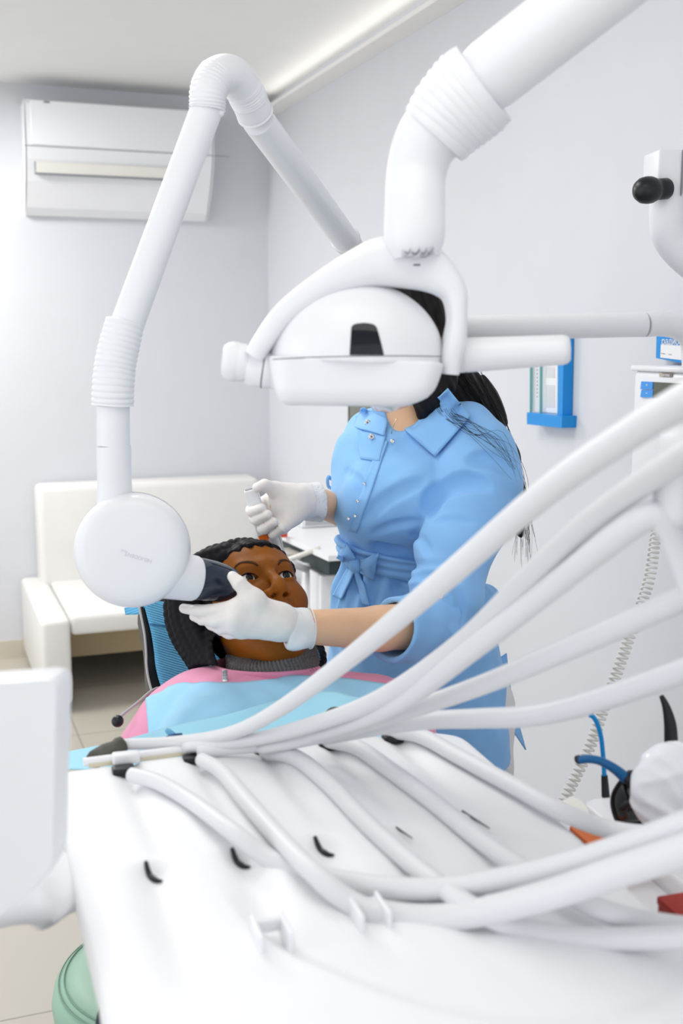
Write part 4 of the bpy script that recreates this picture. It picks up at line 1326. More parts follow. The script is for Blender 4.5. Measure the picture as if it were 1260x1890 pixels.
# the heavy braids on her right side, falling behind the cone to the shoulder
braid([(-.056, .050, .058), (-.080, .020, .056), (-.098, -.010, .040), (-.100, -.020, -.01), (-.090, -.020, -.060), (-.080, -.01, -.11), (-.060, .0, -.165)], .0125)
braid([(-.050, .054, .062), (-.078, .030, .066), (-.104, .0, .060), (-.112, -.035, .02), (-.104, -.045, -.04), (-.090, -.03, -.10), (-.078, -.01, -.155)], .0125)
braid([(-.066, .020, .045), (-.088, -.010, .020), (-.094, -.03, -.03), (-.085, -.02, -.085), (-.070, .010, -.140), (-.060, .01, -.175)], .013)
braid([(-.034, .050, .068), (-.056, .020, .082), (-.085, -.020, .076), (-.106, -.06, .05), (-.108, -.07, 0), (-.095, -.06, -.06), (-.085, -.03, -.13)], .012)
braid([(.006, .050, .078), (-.014, .025, .094), (-.045, .0, .092), (-.080, -.04, .072)], .0100)
braid([(.066, .02, .02), (.080, -.01, -.02), (.080, -.02, -.08), (.078, .005, -.125), (.072, .030, -.150), (.066, .020, -.175)], .012)
braid([(.060, -.02, .0), (.074, -.04, -.05), (.076, -.02, -.11), (.066, .015, -.155)], .012)
for k in range(6):
    braid([(-.075 + .006 * k, -.01 - .008 * k, -.05), (-.078 + .010 * k, -.005, -.09), (-.072 + .005 * k, -.006, -.14), (-.070 + .006 * k, -.012, -.18)], .0125)
for k in range(3):
    braid([(-.068, .022 - .014 * k, -.035), (-.066, .034 - .014 * k, -.075), (-.058, .036 - .012 * k, -.105), (-.056, .026 - .010 * k, -.135)], .0125)
hair_w = Framed(hair, PO, PA)
_nt = pat_face.w1((0, .012, -.088)); _nb = NB + TN * .018
hres = Sdf().add(hair_w).sub(lambda p: torso(p) - .016, .002).sub(cap(_nt, _nb, .086, .098), .002)
hair_r = Sdf()
hq = catmull(np.array([P(566, 1165, 1.80), P(576, 1190, 1.765), P(583, 1214, 1.735), P(580, 1236, 1.71)]), 5)
for i_, q_ in enumerate(hq): hair_r.add(ell(q_ + V3(.005 if i_ % 2 else -.005, 0, 0), (.0125, .0125, .0115)), .002)
hres.add(hair_r, .002)
obj('hair', biggest(surfnet(hres, PO - V3(.20, .22, .20), PO + V3(.18, .17, .17), 0.0022), 3000), M['hair'], pat)
bq = pat_face.w1((.0885, .012, -.120))
for k in range(5):
    obj('bead', sphere(P(583.5 + [0, 2, 3, 2.5, 1][k], 1203 + 5.2 * k, 1.727 - .004 * k), .0036, None, 14, 10), mat('blue_bead', (0.02, 0.32, 0.62), 0.3, 0.5), pat)
# trousers and shoes
ptr = Sdf()
psh = []
for s in (-1, 1):
    k0 = tor(s * .09, .56, -.06); kn = V3(k0[0] + s * .03, 1.02 - 0.28, .74); an = V3(kn[0] + .02, 0.36, .60)
    ptr.add(cap(k0, kn, .098, .075), .03).add(cap(kn, an + V3(0, .02, .008), .071, .054), .02)
    psh.append(Sdf().add(cap(an + V3(0, .0, -.01), an + V3(0, -.10, .125), .052, .038)).add(cap(an, an + V3(0, -.02, -.03), .05, .042), .02))
ptr.add(sbox(tor(0, .56, -.06), (.175, .10, .11), .09, TAX), .05)
ptr.disp(lambda p: .004 * snoise(p, 30, 5.0))
obj('trousers', surfnet(ptr, V3(-.50, .28, .48), V3(.32, 1.42, .98), .008), mat('dark_trousers', (0.03, 0.035, 0.05), 0.85, 0.2), pat)
for f_ in psh: obj('shoe', surfnet(f_, V3(-.45, .16, .48), V3(.30, .46, .82), .006), M['black'], pat)
# turtleneck
ntop = pat_face.w1((0, .012, -.088)); nbot = NB + TN * .018
tn = Sdf().add(cap(ntop, nbot, .067, .074)).add(lambda p: torso(p) - .003, .015)
nax = unit(ntop - nbot)
tn.cut(lambda p: (p - ntop) @ nax - .004 + 0.10 * ((p - ntop) @ PA[1]), .008)
tn.cut(lambda p: -((p - NB) @ nax) - .06, .002)
nx_ = unit(np.cross(nax, V3(0, 1, 0))); ny_ = np.cross(nax, nx_)
tn.disp(lambda p: -.0019 * np.cos(np.arctan2((p - nbot) @ nx_, (p - nbot) @ ny_) * 72))
M['knit'] = mat('grey_knit', (0.165, 0.16, 0.16), 0.95, 0.1, bump=0.5, bscale=700, var=0.25, vscale=400)
obj('turtleneck', surfnet(tn, NB - V3(.15, .15, .08), NB + V3(.15, .15, .16), 0.0018), M['knit'], pat)
# pink apron
M['pink'] = clothmat('pink_vinyl', (0.80, 0.30, 0.47), 0.55, bump=0.05, bscale=300, var=0.04)
ap = Sdf().add(lambda p: torso(p) - .012)
for a, b, r1, r2 in arms_: ap.add(cap(a, b, r1 + .016, r2 + .03), .03)
ap.add(cap(tor(-.16, .12, -.07), tor(-.220, .28, -.10), .056, .055), .05)
ap.disp(lambda p: .0025 * snoise(p, 42, 1.0))
neckhole = cap(NB - nax * .2, NB + nax * .3, .0775, .0775)
ap.sub(neckhole, .004)
ap.cut(lambda p: (p - tor(0, .36, 0)) @ TD, .006)
ap.cut(lambda p: -((p - tor(0, 0, -.085)) @ TN), .004)
obj('apron', surfnet(ap, V3(-.47, 1.15, .70), V3(.28, 1.90, 1.12), 0.0042), M['pink'], pat)
col_ = Sdf().add(cap(NB - nax * .2, NB + nax * .3, .0845, .086))
col_.sub(neckhole, .001)
_ca, _cb, _cc = P(415, 1231, 1.69), P(500, 1243, 1.64), P(588, 1227, 1.71)
_cn = unit(np.cross(_cb - _ca, _cc - _ca)); _cn = _cn if _cn[2] > 0 else -_cn
col_.cut(lambda p: (p - _cb) @ _cn, .003)
col_.cut(lambda p: -((p - (NB - nax * .02)) @ nax), .003)
obj('apron_collar', surfnet(col_, NB - V3(.12, .12, .09), NB + V3(.12, .12, .12), 0.002), M['pink'], pat)


def rows_px(top, bottom, nu, nv):
    t = catmull(np.array(top, float), 10); b = catmull(np.array(bottom, float), 10)
    def rs(c):
        s = np.concatenate([[0], np.cumsum(np.linalg.norm(np.diff(c, axis=0), axis=1))]); s /= s[-1]
        u = np.linspace(0, 1, nu)
        return np.stack([np.interp(u, s, c[:, 0]), np.interp(u, s, c[:, 1])], 1)
    t, b = rs(t), rs(b)
    return [[tuple(t[i] * (1 - v) + b[i] * v) for i in range(nu)] for v in np.linspace(0, 1, nv)]


apron_all = Sdf().add(ap)
M['bib'] = clothmat('blue_bib_paper', (0.36, 0.69, 0.92), 0.75, bump=0.12, bscale=260, var=0.03)
g = on_surface(apron_all, rows_px([(271, 1291), (300, 1276), (326, 1264), (420, 1262), (500, 1257), (532, 1249), (592, 1252), (660, 1257), (722, 1268)],
                                  [(278, 1400), (340, 1405), (420, 1408), (560, 1405), (700, 1395), (730, 1390)], 70, 34), 1.25, 1.8, .003)
g += V3(0, 0, 1) * (0.0022 * snoise(g.reshape(-1, 3), 60, 2.0).reshape(g.shape[:2]))[..., None]
bib_o = obj('bib', sheet(g, -.0012), M['bib'], pat)
M['cyan'] = clothmat('light_blue_paper', (0.42, 0.80, 0.97), 0.75, bump=0.10, bscale=260, var=0.02)
shelf_pl = lambda p: p[:, 2] - 0.955
under = Sdf().add(lambda p: ap(p) - .006).add(shelf_pl, .015)
g = on_surface(under, rows_px([(96, 1398), (200, 1377), (276, 1357), (330, 1341), (420, 1322), (510, 1296), (600, 1279), (648, 1289), (704, 1300)],
                              [(100, 1424), (200, 1424), (340, 1412), (460, 1405), (640, 1392), (740, 1382)], 70, 24), 1.25, 1.85, .004)
ptray = thing('paper_sheet', 'light blue paper sheet spread below the bib behind the instrument tray', 'paper', g.reshape(-1, 3).mean(0))
obj('sheet', sheet(g, -.0012), M['cyan'], ptray)
# bib clip
cq = march(apron_all, 415, 1252, 1.4, 1.8)
cn = unit(grad(apron_all, cq)[0] + unit(CAMP - cq))
cx = unit(np.cross(V3(0, 0, 1), cn)); cz = np.cross(cn, cx)
clip = obj('bib_clip', rbox(cq + cn * .006, (.0042, .0105, .0016), (cx, cz, cn), .001), M['metal'], pat, autosm=40)
for dz in (-.0055, 0, .0055):
    for dx in (-.0018, .0018):
        obj('clip_tooth', sphere(cq + cn * .0078 + cx * dx + cz * dz, .0010, None, 8, 6), M['greyline'], clip)

# ---------------------------------------------------------------- the dental chair
ch = thing('dental_chair', 'black reclined dental chair with grey piping and a blue paper cover on its backrest', 'chair', V3(-0.12, 1.45, 0))
bl = [(258, 1120, 1.875), (262, 1140, 1.86), (268, 1172, 1.835), (271, 1205, 1.81), (272, 1232, 1.785), (279, 1268, 1.755), (300, 1330, 1.70)]
left = catmull(np.array([P(*q) for q in bl]), 6)
leftu = np.vstack([[P(262, 1096, 1.90)], [P(258, 1108, 1.885)], left])
XW = unit(V3(0.90, 0.36, -0.02))
wid = 0.25
cols = 22
G = np.zeros((len(leftu), cols, 3))
for i, q in enumerate(leftu):
    for j, u in enumerate(np.linspace(0, 1, cols)):
        G[i, j] = q + XW * wid * u + V3(0, .75, -.65) * 0.035 * math.sin(math.pi * u)
bn = unit(V3(0.0, 0.72, -0.69))
back = sheet(G, 0.001)
bvv = back[0].copy(); nb_ = G.shape[0] * G.shape[1]
e = np.abs(np.linspace(-1, 1, cols))
bvv[nb_:] = (G + bn * 0.055 + XW * (np.linspace(1, -1, cols) * -0.0)[None, :, None] - XW * 0.012 * (np.linspace(1, -1, cols))[None, :, None]).reshape(-1, 3)
obj('backrest', (bvv, back[1]), mat('black_vinyl', (0.010, 0.011, 0.014), 0.4, 0.5), ch, autosm=40)
obj('piping', tube(left + bn * -0.001 - XW * 0.001, 0.0021, 10), mat('grey_piping', (0.42, 0.42, 0.43), 0.5, 0.4), ch)
obj('seat', rbox(V3(-.10, 1.05, .50), (.19, .42, .05), None, .04), M['black'], ch, autosm=50)
obj('leg_rest', rbox(V3(-.06, .36, .46), (.15, .24, .04), None, .035), M['black'], ch, autosm=50)
obj('back_support', tube([P(430, 1330, 1.86), V3(-.12, 1.52, .48), V3(-.12, 1.3, .44)], .05, 20, spline=6), M['plastic'], ch)
obj('base', lathe([(.05, .0), (.26, .0), (.26, .04), (.12, .10), (.10, .40), (.14, .45)], V3(-.12, 1.1, 0), EZ, 48), M['plastic'], ch, autosm=40)
obj('side_arm', tube([P(215, 1328, 1.62), P(250, 1300, 1.68), P(290, 1270, 1.74), P(330, 1275, 1.80)], .0022, 12, spline=5), M['plastic_grey'], ch)
obj('side_knob', sphere(P(217, 1331, 1.61), (.009, .010, .009)), M['black'], ch)
# paper cover on the backrest
bf = lambda u, v: None
cv = np.zeros((40, 30, 3))
lu = np.vstack([[P(258, 1108, 1.885)], left])
s_ = np.concatenate([[0], np.cumsum(np.linalg.norm(np.diff(lu, axis=0), axis=1))]); s_ /= s_[-1]
for i, v in enumerate(np.linspace(0.0, 0.80, 40)):
    q = np.array([np.interp(v, s_, lu[:, k]) for k in range(3)])
    for j, u in enumerate(np.linspace(0, 1, 30)):
        uu_ = 0.030 + 0.028 * (1 - v) * 0 + u * 0.86
        sg_ = q + XW * wid * uu_ + V3(0, .75, -.65) * 0.035 * math.sin(math.pi * uu_)
        cv[i, j] = sg_ - bn * (0.004 + .0015 * math.sin(u * 9 + v * 5)) + XW * (0.012 * v)
M['cover'] = clothmat('blue_crepe_paper', (0.13, 0.47, 0.76), 0.8, var=0.04)
wave_bump(M['cover'], 62, 'Z', 0.5, 0.0025, 'Object', (0.75, 0.0, 0.35), 1.5)
cvt = thing('chair_cover', 'blue crepe paper cover on the backrest behind the patient', 'chair cover', cv.reshape(-1, 3).mean(0))
obj('cover_sheet', sheet(cv, -.0012), M['cover'], cvt)
flapg = quadgrid(P(229, 1122, 1.90), P(268, 1112, 1.885), P(262, 1133, 1.87), P(231, 1135, 1.895), 6, 5)
obj('cover_flap', sheet(flapg, .0012), M['cover'], cvt)
cr = cv[10, :, :] - bn * 0.0018
obj('cover_fold', tube(cr, 0.0011, 6), M['cover'], cvt)
# ---------------------------------------------------------------- the dentist
M['skin_light'] = mat('light_skin', (0.82, 0.51, 0.32), 0.5, 0.35, bump=0.05, bscale=800, var=0.05, vscale=20, sss=0.12)
M['cloth'] = clothmat('blue_cotton', (0.25, 0.51, 0.87), 0.8, bump=0.10, bscale=900, var=0.03, vscale=14)
M['trouser'] = clothmat('white_cotton', (0.78, 0.78, 0.79), 0.8, var=0.02)
M['glove'] = mat('latex_glove', (0.87, 0.825, 0.79), 0.42, 0.45, bump=0.10, bscale=320, var=0.02, vscale=30, sss=0.08)
M['cuff'] = mat('latex_cuff', (0.86, 0.86, 0.86), 0.38, 0.45, bump=0.15, bscale=120, var=0.03, vscale=40)
DY = 2.10
doc = thing('person', 'standing dentist in a light blue belted tunic and white gloves, face hidden behind the lamp', 'person', V3(.14, 2.12, 0))

# torso as stacked ellipses: pixel row, centre, half width, depth centre, half depth
LV_ = [(742, 752, 42, 2.125, .045), (762, 752, 60, 2.125, .055), (778, 754, 92, 2.125, .070), (800, 752, 122, 2.12, .088), (845, 742, 128, 2.11, .104), (900, 738, 129, 2.095, .122), (935, 736, 129, 2.09, .128),
       (980, 738, 116, 2.10, .114), (1020, 742, 112, 2.115, .106), (1050, 748, 115, 2.125, .108), (1085, 756, 142, 2.13, .128), (1130, 760, 161, 2.13, .150), (1200, 764, 164, 2.13, .160), (1290, 772, 170, 2.13, .165), (1390, 780, 178, 2.13, .170)]
zs_, cx_, cy_, rx_, ry_ = [], [], [], [], []
for py, cx, hw, yc, ry in LV_:
    q = P(cx, py, yc)
    zs_.append(q[2]); cx_.append(q[0]); cy_.append(yc); rx_.append(pxm(hw, yc)); ry_.append(ry)
zs_, cx_, cy_, rx_, ry_ = [np.array(a)[::-1] for a in (zs_, cx_, cy_, rx_, ry_)]
fine = np.linspace(zs_[0], zs_[-1], 200)


def _sm(a):
    v = np.interp(fine, zs_, a)
    k = np.hanning(17); k /= k.sum()
    return np.convolve(np.pad(v, 8, mode='edge'), k, 'valid')


cxf, cyf, rxf, ryf = _sm(cx_), _sm(cy_), _sm(rx_), _sm(ry_)


def torso_d(p):
    z = np.clip(p[:, 2], fine[0], fine[-1])
    cx, cy, rx, ry = [np.interp(z, fine, a) for a in (cxf, cyf, rxf, ryf)]
    x = (p[:, 0] - cx) / rx; y = (p[:, 1] - cy) / ry
    k0 = np.sqrt(x * x + y * y); k1 = np.sqrt((x / rx) ** 2 + (y / ry) ** 2)
    d = np.where(k0 > 1e-4, k0 * (k0 - 1) / np.maximum(k1, 1e-6), -np.minimum(rx, ry))
    over = np.maximum(p[:, 2] - fine[-1], fine[0] - p[:, 2])
    return np.where(over > 0, np.sqrt(np.maximum(d, 0) ** 2 + over ** 2), np.maximum(d, over)) * 0.8


bustL, bustR = ell(P(700, 925, 2.01), (.062, .055, .062)), ell(P(775, 918, 1.995), (.066, .055, .064))
SL = [P(884, 836, 2.02), P(884, 880, 2.0), P(862, 950, 1.96), P(838, 1020, 1.91), P(816, 1105, 1.85), P(800, 1150, 1.82)]
SR_ = [.068, .0735, .069, .064, .060, .056]
RS = [P(692, 812, 2.22), P(680, 880, 2.27), P(690, 965, 2.30)]

# head
HO = P(744, 616, 2.14)
hf_ = unit(V3(-.62, -.60, -.42)); hr_ = unit(np.cross(hf_, V3(0, 0, 1))); hu_ = np.cross(hr_, hf_)
HA = (hr_, hf_, hu_)
dface = Framed(face_parts(True), HO, HA)
dneck = cap(dface.w1((0, -.03, -.06)), P(758, 790, 2.12), .050, .054)
el_l = P(800, 1150, 1.82); wr_l = P(548, 1157, 1.65)
el_r = P(690, 965, 2.30); wr_r = P(592, 929, 2.015)
# gloved hands -------------------------------------------------------------
def chainS(f, pts, r, k=.006):
    q = [P(a, b, y) for a, b, y in pts]
    for i in range(len(q) - 1): f.add(cap(q[i], q[i + 1], r[i], r[i + 1]), k if i == 0 else min(k, .002))


def left_hand(g=0.0):
    h = Sdf()
    h.add(cap(P(556, 1158, 1.652), P(508, 1147, 1.632), .0245 + g, .0265 + g))
    for (a, b, y, r) in ((442, 1121, 1.604, .0130), (432, 1139, 1.598, .0135), (434, 1153, 1.602, .0130), (446, 1163, 1.61, .0115)):
        h.add(cap(P(514, 1148, 1.632), P(a, b, y), .021 + g, r + g), .012)
    # thumb
    h.add(cap(P(514, 1146, 1.630), P(467, 1106, 1.606), .0205 + g, .0128 + g), .012)
    chainS(h, [(468, 1104, 1.606), (441, 1077, 1.605), (429, 1064, 1.610)], [.0128 + g, .0098 + g, .0072 + g], .008)
    h.add(cap(P(450, 1112, 1.606), P(470, 1110, 1.606), .0085 + g, .012 + g), .012)
    # fingers
    chainS(h, [(442, 1121, 1.604), (398, 1126, 1.612), (362, 1127, 1.630), (339, 1123, 1.648)], [.0128 + g, .0090 + g, .0080 + g, .0064 + g], .008)
    chainS(h, [(432, 1139, 1.598), (396, 1146, 1.612), (372, 1143, 1.640), (358, 1138, 1.660)], [.0130 + g, .0088 + g, .0078 + g, .0064 + g], .006)
    chainS(h, [(434, 1153, 1.602), (406, 1159, 1.620), (390, 1153, 1.650), (380, 1146, 1.668)], [.0125 + g, .0086 + g, .0076 + g, .0062 + g], .006)
    chainS(h, [(446, 1163, 1.61), (422, 1169, 1.630), (408, 1164, 1.652), (398, 1157, 1.668)], [.0110 + g, .0078 + g, .0068 + g, .0056 + g], .006)
    return h


def right_hand(g=0.0):
    h = Sdf()
    h.add(cap(P(598, 928, 2.02), P(560, 924, 1.985), .0255 + g, .0275 + g))
    h.add(cap(P(560, 924, 1.985), P(512, 912, 1.97), .0275 + g, .0170 + g), .012)
    h.add(cap(P(560, 928, 1.985), P(520, 950, 1.965), .0260 + g, .0170 + g), .012)
    h.add(cap(P(552, 934, 1.965), P(520, 972, 1.93), .0200 + g, .0135 + g), .012)
    h.add(cap(P(548, 915, 1.965), P(508, 904, 1.945), .0190 + g, .0140 + g), .012)
    h.add(ell(P(530, 935, 1.955), (.034, .022, .036)), .012)
    chainS(h, [(508, 904, 1.945), (488, 895, 1.925), (474, 900, 1.912)], [.0125 + g, .0098 + g, .0078 + g], .006)
    chainS(h, [(500, 918, 1.975), (463, 941, 1.950), (466, 945, 1.915), (482, 938, 1.902)], [.0105 + g, .0092 + g, .0090 + g, .0078 + g], .004)
    chainS(h, [(508, 932, 1.975), (470, 957, 1.950), (474, 960, 1.912), (493, 950, 1.900)], [.0105 + g, .0094 + g, .0092 + g, .0080 + g], .004)
    chainS(h, [(516, 948, 1.975), (482, 974, 1.950), (486, 976, 1.912), (504, 964, 1.902)], [.0105 + g, .0092 + g, .0090 + g, .0078 + g], .004)
    chainS(h, [(524, 962, 1.970), (501, 984, 1.950), (506, 985, 1.915), (519, 975, 1.908)], [.0098 + g, .0086 + g, .0084 + g, .0074 + g], .004)
    return h


body = Sdf().add(dface).add(dneck, .02)
body.add(lambda p: torso_d(p) + .012, .02)
for i in range(len(SL) - 1): body.add(cap(SL[i], SL[i + 1], SR_[i] - .018, SR_[i + 1] - .018), .01)
body.add(cap(el_l, P(700, 1160, 1.745), .0425, .0350), .012).add(cap(P(700, 1160, 1.745), wr_l, .0345, .0248), .01)
for i in range(2): body.add(cap(RS[i], RS[i + 1], .046, .042), .02)
body.add(cap(el_r, wr_r, .038, .0255), .012)
body.add(left_hand(-.0015), .004).add(right_hand(-.0015), .004)
feet = []
for s in (-1, 1):
    hp_ = V3(.15 + s * .085, 2.15, .80); kn_ = V3(.17 + s * .085, 2.12, .47); an_ = V3(.19 + s * .085, 2.18, .085)
    feet.append((hp_, kn_, an_))
    body.add(cap(hp_, kn_, .085, .055), .03).add(cap(kn_, an_, .053, .036), .01)
    body.add(cap(an_ - EZ * .045, an_ + V3(-.05, -.13, -.055), .034, .026), .015)
vb, fb = surfnet(body, V3(-.30, 1.50, -.02), V3(.42, 2.46, 1.72), .0058)
dbody = obj('body', (vb, fb), M['skin_light'], doc)

# tunic ----------------------------------------------------------------------
tun = Sdf().add(torso_d).add(bustL, .05).add(bustR, .05)
tun.add(cap(P(694, 806, 2.20), P(860, 806, 2.05), .050, .060), .05)
for i in range(2): tun.add(cap(RS[i], RS[i + 1], [.060, .058][i], [.058, .054][i]), .03)
tun.disp(lambda p: .0058 * snoise(p * np.array([1, 1, 1.25]), 20, .4) + .0022 * snoise(p, 47, 1.9))
waist_z = P(720, 1045, 2.0)[2]
tun.disp(lambda p: -.0055 * np.exp(-((p[:, 2] - waist_z + .075) / .075) ** 2) * np.cos(np.arctan2(p[:, 1] - 2.12, p[:, 0] - .12) * 17 + 2 * np.sin(p[:, 2] * 20)))
# back peplum
tun.add(ell(P(893, 1125, 2.20), (.040, .05, .052)), .03)
sleeve = Sdf()
for i in range(len(SL) - 1): sleeve.add(cap(SL[i], SL[i + 1], SR_[i], SR_[i + 1]), .02)


def sleeve_folds(p):
    t = (SL[2][2] + .12 - p[:, 2])
    w = np.clip((SL[1][2] - p[:, 2]) / .25, 0.25, 1)
    return .0050 * w * np.sin(p[:, 2] * 88 + p[:, 0] * 70 + 2.2 * np.sin(p[:, 0] * 24 + p[:, 2] * 9)) + .004 * snoise(p, 22, 2.2)


sleeve.disp(sleeve_folds)
tun.add(sleeve, .009)
# pressed-in creases


def crease(pts, r, k=.008, depth=0.0):
    q = []
    for a, b in catmull(np.array(pts, float), 4):
        h_ = march(tun0, a, b, 1.7, 2.35)
        if h_ is not None: q.append(h_ + grad(tun0, h_)[0] * (r * .55 - depth))
    rr = np.interp(np.linspace(0, 1, len(q)), [0, .25, .75, 1], [r * .4, r, r, r * .4]) if len(q) > 1 else []
    for i in range(len(q) - 1): tun.sub(cap(q[i], q[i + 1], rr[i], rr[i + 1]), k)


tun0 = Sdf(); tun0.ops = list(tun.ops)
crease([(796, 950), (799, 928), (812, 908), (838, 893), (872, 890), (900, 898)], .015, .012, .005)
crease([(866, 850), (895, 848), (925, 856), (950, 876)], .011, .012, .004)
crease([(803, 962), (832, 958), (870, 964)], .004, .010)
crease([(690, 1004), (715, 1014), (745, 1016)], .011, .010, .005)
crease([(760, 985), (780, 1000), (792, 1020)], .004, .010)
crease([(744, 1070), (770, 1062), (810, 1062), (850, 1070)], .007, .010, .001)
crease([(748, 1086), (772, 1082), (806, 1086)], .0045, .009)
crease([(744, 1054), (775, 1042), (820, 1040)], .0045, .010)
crease([(672, 960), (700, 930), (740, 905), (780, 888)], .007, .014, .001)
crease([(640, 870), (662, 890), (668, 915)], .0045, .012)
crease([(690, 985), (725, 970), (770, 962)], .004, .012)
crease([(836, 1080), (850, 1110), (848, 1140)], .005, .010)
crease([(660, 1080), (668, 1110), (672, 1150)], .005, .010)
crease([(635, 1080), (626, 1120), (622, 1160)], .005, .010)
crease([(720, 1075), (745, 1095), (780, 1110)], .005, .010)
neckc = cap(P(724, 796, 2.02), P(752, 738, 2.09), .012, .050)
tun.sub(neckc, .006)
tun.cut(lambda p: (p[:, 2] - dface.w1((0, 0, -.155))[2]) * 0 + (-(p - P(795, 1388, 2.1)) @ unit(V3(.18, 0, 1))), .003)
cuffd = unit(P(728, 1164, 1.755) - P(800, 1150, 1.82))
tun.cut(lambda p: np.where(p[:, 1] < 1.97, (p - P(742, 1162, 1.77)) @ cuffd, -1.0), .002)
tun_hollow = Sdf().add(tun)
vt, ft = surfnet(tun_hollow, V3(-.10, 1.66, .68), V3(.42, 2.44, 1.48), .0034)
obj('tunic', (vt, ft), M['cloth'], doc)
# turned-up cuff of the near sleeve
cuf = Sdf().add(cap(P(812, 1146, 1.83), P(716, 1166, 1.745), .0560, .0500))
cuf.disp(lambda p: .0030 * snoise(p, 50, 3.0))
cuf.add(cap(P(790, 1172, 1.80), P(752, 1192, 1.765), .024, .016), .03)
cuf.cut(lambda p: (p - P(722, 1160, 1.752)) @ unit(cuffd + V3(0, 0, .25)), .002)
cuf.cut(lambda p: -((p - P(800, 1150, 1.82)) @ unit(cuffd + V3(0, 0, .45))), .004)
cuf.sub(cap(P(800, 1150, 1.82), P(690, 1168, 1.72), .042, .0425), .002)
obj('sleeve_cuff', surfnet(cuf, P(800, 1230, 1.80) - V3(.17, .16, .03), P(800, 1060, 1.80) + V3(.12, .12, .02), .0028), M['cloth'], doc)
ct = Sdf().add(cuf)
tb = march(tun, 812, 1100, 1.6, 2.2)
if tb is not None:
    obj('sleeve_button', lathe([(0, .003), (.0045, .0025), (.006, 0)], tb, -grad(tun, tb)[0] * -1, 16), M['plastic'], doc)
# belt
belt = Sdf().add(lambda p: torso_d(p) - .0085)
bc_ = P(735, 1048, 2.02)
bnrm = unit(V3(.20, 0, 1))
belt.cut(lambda p: np.abs((p - bc_) @ bnrm) - .021, .003)
belt.disp(lambda p: .0016 * np.sin(p[:, 2] * 420 + p[:, 0] * 60) + .001 * snoise(p, 60, 1))
obj('belt', surfnet(belt, bc_ - V3(.18, .12, .10), bc_ + V3(.24, .26, .10), .0028), M['cloth'], doc)
bt_f = Sdf().add(tun).add(belt)


def cloth_patch(name, quad, off, th=.0022, nu=14, nv=12, bulge=0.0, parent=doc, m='cloth', lab=None, yfall=1.98):
    q2 = quadgrid(*[np.array(q, float) for q in quad], nu, nv)
    g = np.zeros((nu, nv, 3))
    for i in range(nu):
        for j in range(nv):
            q = march(bt_f, q2[i, j, 0], q2[i, j, 1], 1.75, 2.35)
            g[i, j] = P(q2[i, j, 0], q2[i, j, 1], yfall) if q is None else q
    # even out the carried depths so the patch lies like stiff cloth
    for _ in range(6):
        gp = np.pad(g, ((1, 1), (1, 1), (0, 0)), mode='edge')
        avg = (gp[:-2, 1:-1] + gp[2:, 1:-1] + gp[1:-1, :-2] + gp[1:-1, 2:]) / 4
        g[1:-1, 1:-1] = avg[1:-1, 1:-1]
    uu_, vv_ = np.meshgrid(np.linspace(0, 1, nu), np.linspace(0, 1, nv), indexing='ij')
    lift = off + bulge * np.sin(np.pi * uu_) * np.sin(np.pi * vv_)
    d = CAMP - g; d /= np.linalg.norm(d, axis=2)[..., None]
    return obj(name, sheet(g + d * lift[..., None], th), M[m], parent, label=lab)


cloth_patch('collar', [(747, 794), (803, 843), (868, 768), (826, 716)], .010, bulge=.006)
cloth_patch('collar', [(668, 752), (716, 773), (709, 803), (650, 786)], .010, bulge=.003, yfall=2.13)
cloth_patch('facing', [(656, 768), (713, 798), (700, 850), (664, 846)], .005)
cloth_patch('placket', [(700, 812), (716, 814), (657, 984), (641, 980)], .0035, nu=6, nv=26)
cloth_patch('bow_loop', [(664, 1036), (698, 1019), (690, 1072), (664, 1058)], .014, bulge=.012)
cloth_patch('bow_loop', [(656, 1030), (640, 1002), (620, 1030), (650, 1048)], .012, bulge=.012)
cloth_patch('bow_tail', [(650, 1046), (662, 1050), (682, 1118), (668, 1116)], .009, nu=6, nv=18)
cloth_patch('bow_tail', [(640, 1048), (654, 1052), (629, 1106), (612, 1100)], .011, nu=8, nv=16)
kq = march(bt_f, 655, 1042, 1.75, 2.35)
if kq is not None: obj('bow_knot', sphere(kq + V3(0, -.012, 0), (.012, .011, .014), (unit(V3(1, 0, .3)), V3(0, 1, 0), unit(V3(-.3, 0, 1)))), M['cloth'], doc)
# flap of the tunic hem and the tail at the back
obj('hem_flap', sheet(quadgrid(P(900, 1230, 2.12), P(935, 1206, 2.14), P(946, 1300, 2.14), P(905, 1310, 2.11), 8, 10), .003), M['cloth'], doc)
obj('hem_tail', sheet(quadgrid(P(896, 1310, 2.12), P(948, 1300, 2.15), P(971, 1384, 2.15), P(952, 1352, 2.13), 8, 10), .003), M['cloth'], doc)
for (a, b, r) in ((678, 780, .0055), (685.5, 806, .0055), (724, 814.5, .0042), (655, 952, .0030), (660, 925, .0028), (672, 893, .0028), (643, 957, .003)):
    q = march(bt_f, a, b, 1.75, 2.35)
    if q is None: continue
    d = unit(CAMP - q); q = q + d * .009
    sn = obj('snap_button', lathe([(r, 0), (r, .0015), (r * .75, .0026), (r * .4, .0022)], q, d, 20), M['metal'], doc, autosm=50)
    if r > .005: obj('snap_centre', lathe([(r * .42, .0019), (r * .3, .0026)], q, d, 14), M['brown'], sn)
obj('cuff_tie', tube([P(611, 884, 2.14), P(606, 880, 2.13), P(604, 888, 2.13), P(606, 898, 2.14), P(612, 902, 2.14)], .0032, 10, spline=5), M['cloth'], doc)
obj('necklace', tube([P(732, 772, 2.0), P(727, 783, 2.0), P(722, 800, 2.02)], .0009, 8, spline=4), mat('gold_chain', (0.8, 0.6, 0.4), 0.25, 0.5, metal=1.0), doc)
